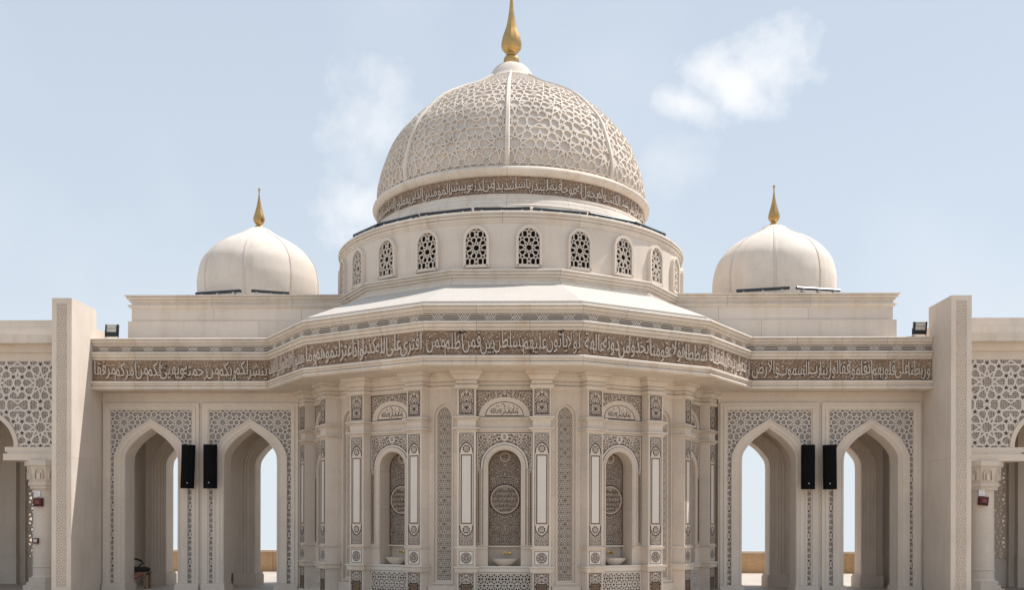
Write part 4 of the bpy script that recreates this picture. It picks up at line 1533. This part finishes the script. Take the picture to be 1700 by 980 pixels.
    segs, _ = tile_segments(s0, s1, .78, 3.63, (s0 + s1) / 2, 2.2, .60, .62, lambda x, z: s0 < x < s1 and .78 < z < 3.63)
    m = MB(); bars(m, [((sg * p[0], p[1]), (sg * r[0], r[1])) for p, r in segs], .05, YR + .12, .07, .9, .004)
    build('pierced_screen', m, 'stone_smooth', A)['kind'] = 'stuff'
    for xa, xb, dd in ((s1, s1 + .16, .10), (s1 + .16, s1 + .62, .30), (s1 + .62, s1 + .8, .12), (s0 - .16, s0, .10), (s0 - .62, s0 - .16, .30), (s0 - .8, s0 - .62, .12)):
        m = MB(); sb(m, xa, xb, YR - dd, YR + .002, 0, 6.3); build('back_pilaster', m, 'render', A)
        m = MB(); sb(m, xa - .03, xb + .03, YR - dd - .05, YR, 0, .45); sb(m, xa - .02, xb + .02, YR - dd - .03, YR, .45, .78); sb(m, xa - .035, xb + .035, YR - dd - .055, YR, .78, .84); build('pilaster_base', m, 'stone', A)
    for xa, xb, dd in ((s1 + .8, xe, .06), (s0 - 2.2, s0 - .8, .06)):
        m = MB(); sb(m, xa, xb, YR - dd, YR + .004, 0, .82); build('wall_base', m, 'stone', A)
    m = MB(); sb(m, 10.62, xe, -1.65, YR, 6.05, 6.3); build('ceiling', m, 'render', A)
    m = MB(); sb(m, xe - .3, xe, -1.65, YR, 0, 6.05); build('end_wall', m, 'render', A)
    return A
arcade(-1, 'lattice-fronted arcade at the left edge, its column carrying two red alarm boxes')
arcade(1, 'lattice-fronted arcade at the right edge, its column carrying one red alarm box')

# ================================================================== TERRACE PARAPET
par = thing('terrace_parapet', 'low tan sandstone parapet wall seen through the arches', 'parapet wall', (0, 9.1, 0))
for k in range(-9, 9):
    m = MB(); m.box(k * 3.0 + .004, k * 3.0 + 2.996, -.18, .18, 0, .72); build('wall_panel', m, 'parapet', par)
    m = MB(); m.box(k * 3.0 + .003, k * 3.0 + 2.997, -.22, .22, .722, .80); build('coping', m, 'cornice', par)
g2 = MB(); g2.box(-70, 70, 8.9, 9.5, -.6, -.004)
o = build('terrace_edge', g2, 'paving'); o['kind'] = 'structure'

# ================================================================== OUTBUILDING behind the right arcade
ob_ = thing('outbuilding', 'tan rendered outbuilding glimpsed through the pierced screen at far right', 'building', (17.6, 7.2, 0))
m = MB(); m.box(-2.6, 2.6, -1.0, 1.4, 0, 3.9); build('wall', m, 'parapet', ob_)
m = MB(); m.box(-2.75, 2.75, -1.15, 1.5, 3.9, 4.1); build('roof_slab', m, 'cornice', ob_)
for x in (-1.9, -.6, .7, 1.9):
    m = MB(); m.frame(x - .38, x + .38, 1.15, 2.65, .07, -1.06, -.99); w = build('window', m, 'render', ob_)
    m = MB(); m.box(x - .31, x + .31, -1.012, -.99, 1.22, 2.58); build('dark_panel', m, 'wood', w)

# ================================================================== BASINS AND TAPS
bname = {-60: 'in the far left niche beside the wing', -30: 'in the niche left of the central one', 0: 'in the central niche', 30: 'in the niche right of the central one', 60: 'in the far right niche beside the wing'}
bm_ = MB()
n_ = 40
prof = [(0.06, 0.0), (.12, .0), (.13, .012), (.2, .05), (.265, .11), (.30, .158), (.303, .17), (.295, .172), (.255, .115), (.18, .06), (.0, .04)]
vs, fs = [], []
for i in range(n_):
    a = 2 * pi * i / n_
    for r, z in prof:
        vs.append((r * sin(a), -r * cos(a) * .66, z))
K = len(prof)
for i in range(n_):
    j = (i + 1) % n_
    for q_ in range(K - 1):
        fs.append((i * K + q_, j * K + q_, j * K + q_ + 1, i * K + q_ + 1))
bm_.add(vs, fs)
basin_me = bm_.mesh('bowl', 'basin', 40)
dr = MB(); dr.lathe([(0, .046), (.02, .046), (.024, .042), (.024, .03), (0, .03)], 16)
drain_me = dr.mesh('drain', 'brass')
t1 = MB(); t1.lathe([(0, 0), (.036, 0), (.036, .01), (.014, .016), (.014, .03), (0, .03)], 20)
t1.v = [(x, -z, y) for x, y, z in t1.v]
rose_me = t1.mesh('rosette', 'brass', 30)
t2 = MB(); t2.tube([(0, 0, 0), (0, -.08, 0), (0, -.14, .004), (0, -.165, -.008), (0, -.172, -.035)], .013, 10)
spout_me = t2.mesh('spout', 'brass', 40)
t3 = MB(); t3.tube([(.11, 0, 0), (.11, -.05, 0)], .012, 10); t3.tube([(.11, -.045, 0), (.11, -.045, .03), (.11, -.05, .055)], .007, 8)
lever_me = t3.mesh('lever', 'brass', 40)
for a in BAYS:
    r = radians(a)
    def at(x, y):
        return (x * cos(r) - y * sin(r) + BOFF.get(a, (0, 0))[0], x * sin(r) + y * cos(r) + BOFF.get(a, (0, 0))[1])
    p = at(0, -5.09)
    b = thing('wash_basin', 'round tan stone bowl basin ' + bname[a], 'basin', (p[0], p[1], .806), 'stone basins in the niches', r)
    put('bowl', basin_me, b); put('drain', drain_me, b)
    p = at(0, -4.861)
    t = thing('wall_tap', 'brass wall tap above the basin ' + bname[a], 'tap', (p[0], p[1], 1.10), 'brass taps in the niches', r)
    put('rosette', rose_me, t); put('rosette', rose_me, t, (.11, 0, 0)); put('spout', spout_me, t); put('lever', lever_me, t)

# ================================================================== LOUDSPEAKERS
sp = MB()
front = [(-.165, .0), (-.17, -.10), (-.155, -.17), (-.11, -.225), (0, -.25), (.11, -.225), (.155, -.17), (.17, -.10), (.165, .0)]
n9 = len(front)
sp.add([(x, y, 0) for x, y in front] + [(x, y, 1.10) for x, y in front], [tuple(range(n9)), tuple(range(2 * n9 - 1, n9 - 1, -1))] + [(i, (i + 1) % n9, n9 + (i + 1) % n9, n9 + i) for i in range(n9)])
sp_me = sp.mesh('cabinet', 'grille', 20)
for zc in ():
    pass
cp = MB()
for z0, z1 in ((-.012, .0), (1.10, 1.112)):
    pts = [(x * 1.015, y * 1.015 if y else .004) for x, y in front]
    cp.add([(x, y, z0) for x, y in pts] + [(x, y, z1) for x, y in pts], [tuple(range(n9)), tuple(range(2 * n9 - 1, n9 - 1, -1))] + [(i, (i + 1) % n9, n9 + (i + 1) % n9, n9 + i) for i in range(n9)])
cp_me = cp.mesh('end_cap', 'black')
lg = MB(); lg.box(-.016, .016, -.256, -.245, .12, .142)
lg_me = lg.mesh('badge', 'steel')
bk_ = MB()
for z in (.25, .85):
    bk_.box(-.05, .05, 0, .13, z - .03, z + .03)
bk_me = bk_.mesh('wall_bracket', 'black')
for X, rz_, tilt, lab in ((-8.175, .30, .05, 'black column loudspeaker on the left wing, outer of its pair'), (-7.575, .12, 0, 'black column loudspeaker on the left wing, inner of its pair'),
                          (7.535, -.14, 0, 'black column loudspeaker on the right wing, inner of its pair'), (8.09, -.26, .03, 'black column loudspeaker on the right wing, outer of its pair')):
    s = thing('loudspeaker', lab, 'loudspeaker', (.71 + (X - .71) * 1.0125, -2.18, 2.678), 'loudspeakers mounted between the wing arches', rz_)
    s.rotation_euler = (tilt * .5, tilt * (.6 if X < 0 else -.4), rz_)
    for nm, me in (('cabinet', sp_me), ('end_cap', cp_me), ('badge', lg_me), ('wall_bracket', bk_me)):
        put(nm, me, s)

# ================================================================== FLOODLIGHTS on the wing roofs
def floodlight(loc, lab, yaw, tilt):
    t = thing('floodlight', lab, 'floodlight', loc, 'floodlights on the wing roofs', yaw)
    t.scale = (.88, .88, .92)
    m = MB(); m.box(-.17, .17, .0, .07, .07, .40); m.box(-.185, -.17, -.02, .08, .06, .41); m.box(.17, .185, -.02, .08, .06, .41)
    for k in range(5):
        m.box(-.16, .16, .07, .11, .10 + k * .06, .115 + k * .06)
    h = build('housing', m, 'led', t)
    h.rotation_euler = (tilt, 0, 0)
    for z0 in (.20, .305):
        m = MB(); m.box(-.125, .125, -.012, .0, z0, z0 + .075); build('lamp_panel', m, 'lamp_panel', h)
        m = MB(); m.frame(-.14, .14, z0 - .013, z0 + .088, .013, -.02, 0); build('lamp_frame', m, 'steel', h)
    m = MB()
    m.tube([(-.195, .03, .24), (-.195, .03, .0)], .009, 6); m.tube([(.195, .03, .24), (.195, .03, .0)], .009, 6); m.box(-.2, .2, .0, .06, 0, .008)
    build('yoke', m, 'black', t)
    return t
floodlight((-10.13, -2.53, 6.478), 'black twin-panel floodlight on the left wing roof', .0, -.10)
fr_ = floodlight((10.30, -2.53, 6.478), 'black twin-panel floodlight on the right wing roof', .0, .20)
m = MB(); m.tube([(9.55, -2.45, 6.49), (9.8, -2.5, 6.487), (10.05, -2.47, 6.488), (10.22, -2.46, 6.53)], .009, 6)
tag(build('power_cable', m, 'black'), 'thin black cable running to the right wing floodlight', 'cable')

# ================================================================== LED LIGHT BARS
def bar_light(name, lab, grp, p, q, z, leg=0.0):
    p, q = Vector((p[0], p[1], z)), Vector((q[0], q[1], z))
    d = q - p
    L = d.length
    t = thing(name, lab, 'light bar', tuple((p + q) / 2), grp, atan2(d.y, d.x))
    m = MB()
    prof = [(-.045, .035), (-.05, .075), (-.03, .10), (.03, .10), (.05, .07), (.045, .035)]
    K = len(prof)
    m.add([(-L / 2, y, zz) for y, zz in prof] + [(L / 2, y, zz) for y, zz in prof], [tuple(range(K)), tuple(range(2 * K - 1, K - 1, -1))] + [(k, (k + 1) % K, K + (k + 1) % K, K + k) for k in range(K)])
    build('housing', m, 'led', t)
    m = MB(); m.box(-L / 2 + .01, L / 2 - .01, -.028, .028, .10, .104); build('lens', m, 'led_glass', t)
    for k in (-.36, 0, .36):
        m = MB(); m.box(k * L - .03, k * L + .03, -.06, .05, -leg, .034); build('foot', m, 'steel', t)
    return t
ordw = ['leftmost', 'second from the left', 'third from the left', 'fourth from the left', 'third from the right', 'second from the right', 'rightmost']
edges = [-58.0, -42.4, -26.5, -9.6, 7.4, 24.4, 41.4, 58.5]
for k in range(7):
    a0, a1 = radians(edges[k] + .45), radians(edges[k + 1] - .45)
    R = 4.64
    bar_light('led_light_bar', 'dark LED light bar on the drum ledge under the big dome, ' + ordw[k], 'light bars round the drum', (R * sin(a0), -R * cos(a0)), (R * sin(a1), -R * cos(a1)), 9.022)
for sg, nm in ((-1, 'left'), (1, 'right')):
    for k in (0, 1):
        p, q = {(-1, 0): ((-8.30, -1.50), (-7.02, -1.82)), (-1, 1): ((-6.74, -1.82), (-5.82, -1.50)), (1, 0): ((5.94, -1.50), (7.25, -1.82)), (1, 1): ((7.42, -1.82), (8.62, -1.50))}[(sg, k)]
        bar_light('led_light_bar', 'dark LED light bar at the foot of the %s small dome, its %s bar' % (nm, 'left' if k == 0 else 'right'), 'light bars round the small domes', p, q, 7.79 if sg < 0 else 7.82, .09)

# ================================================================== FIRE ALARM BOXES on the arcade columns
def label_plate(x, z, lab, rot=0):
    t = thing('label_plate', lab, 'label', (x, -2.286, z), 'white plates on the columns')
    m = MB(); m.box(-.075, .075, -.008, .012, -.08, .08); build('plate', m, 'white', t)
    m = MB()
    for k in range(3):
        m.box(-.045, .045, -.0095, -.007, -.03 + k * .028, -.024 + k * .028)
    build('print_lines', m, 'lamp_panel', t)
def sounder(x, z, lab, rot=0.0):
    t = thing('alarm_sounder', lab, 'alarm box', (x, -2.29, z), 'red alarm sounders on the columns')
    t.rotation_euler = (0, rot, 0)
    m = MB(); m.box(-.12, .12, -.05, .02, -.11, .11); m.box(-.105, .105, -.075, -.05, -.095, .095); build('housing', m, 'red', t)
    m = MB(); m.box(-.05, .06, -.09, -.075, -.04, .05); build('lens', m, 'red_glass', t)
    m = MB(); m.box(-.09, .09, -.079, -.0745, -.085, -.065); build('print_strip', m, 'black', t)
label_plate(-12.15, 2.52, 'white label plate on the left arcade column')
sounder(-12.115, 2.30, 'dark red alarm sounder on the left arcade column')
t = thing('call_point', 'small red break-glass call point low on the left arcade column', 'call point', (-12.18, -2.285, 1.30))
m = MB(); m.box(-.07, .07, -.055, .03, -.07, .07); build('housing', m, 'red', t)
m = MB(); m.box(-.04, .04, -.06, -.054, -.03, .045); build('glass', m, 'white', t)
m = MB(); m.disc(0, -.0625, .008, .012, .004, 12); m.box(-.03, .03, -.0625, -.0595, -.022, -.014); build('print_mark', m, 'black', t)
label_plate(11.955, 2.58, 'white label plate on the right arcade column')
sounder(11.985, 2.375, 'tilted dark red alarm sounder on the right arcade column', .10)

# ================================================================== STOOL AND BAG in the left arch
st = thing('wooden_stool', 'rough wooden stool with a red brace inside the far left arch', 'stool', (-10.05, -1.10, 0))
for k in range(3):
    m = MB(); m.box(-.36, .36, -.20 + k * .135, -.075 + k * .135, .43, .46); build('seat_plank', m, 'wood', st)
for sx in (-1, 1):
    for sy in (-1, 1):
        m = MB(); m.box(sx * .30 - .03, sx * .30 + .03, sy * .16 - .025, sy * .16 + .025, 0, .43); build('leg', m, 'wood', st)
for sy in (-1, 1):
    m = MB(); m.box(-.33, .33, sy * .187 - .012, sy * .187 + .012, .36, .425); build('rail', m, 'wood', st)
m = MB(); m.tube([(-.28, -.215, .12), (.28, -.215, .40)], .022, 6); build('brace', m, 'red_paint', st)
bgt = thing('carry_bag', 'black soft bag with a curved handle on the wooden stool', 'bag', (-10.05, -1.10, .46))
m = MB()
rings = []
for z, s in ((0, .80), (.02, 1.0), (.06, 1.04), (.10, .98), (.125, .80), (.13, .4)):
    rings.append([(s * .37 * cos(2 * pi * k / 20) * (1 + .06 * sin(3 * k)), s * .19 * sin(2 * pi * k / 20), z + .008 * sin(2.3 * k)) for k in range(20)])
vs = [v for R in rings for v in R]
fs = [(i * 20 + k, i * 20 + (k + 1) % 20, i * 20 + 20 + (k + 1) % 20, i * 20 + 20 + k) for i in range(len(rings) - 1) for k in range(20)] + [tuple(range(20)), tuple(range(len(vs) - 20, len(vs)))]
m.add(vs, fs)
build('bag_body', m, 'fabric', bgt, smooth=60)
m = MB(); m.tube([(-.25, 0, .10), (-.26, 0, .24), (-.16, 0, .335), (0, 0, .345), (.14, 0, .29), (.19, 0, .23), (.12, 0, .19), (.04, 0, .12)], [.02, .024, .026, .026, .026, .024, .02, .016], 8); build('handle', m, 'fabric', bgt, smooth=60)

for o_ in bpy.data.objects:
    if '_shift' in o_:
        del o_['_shift']
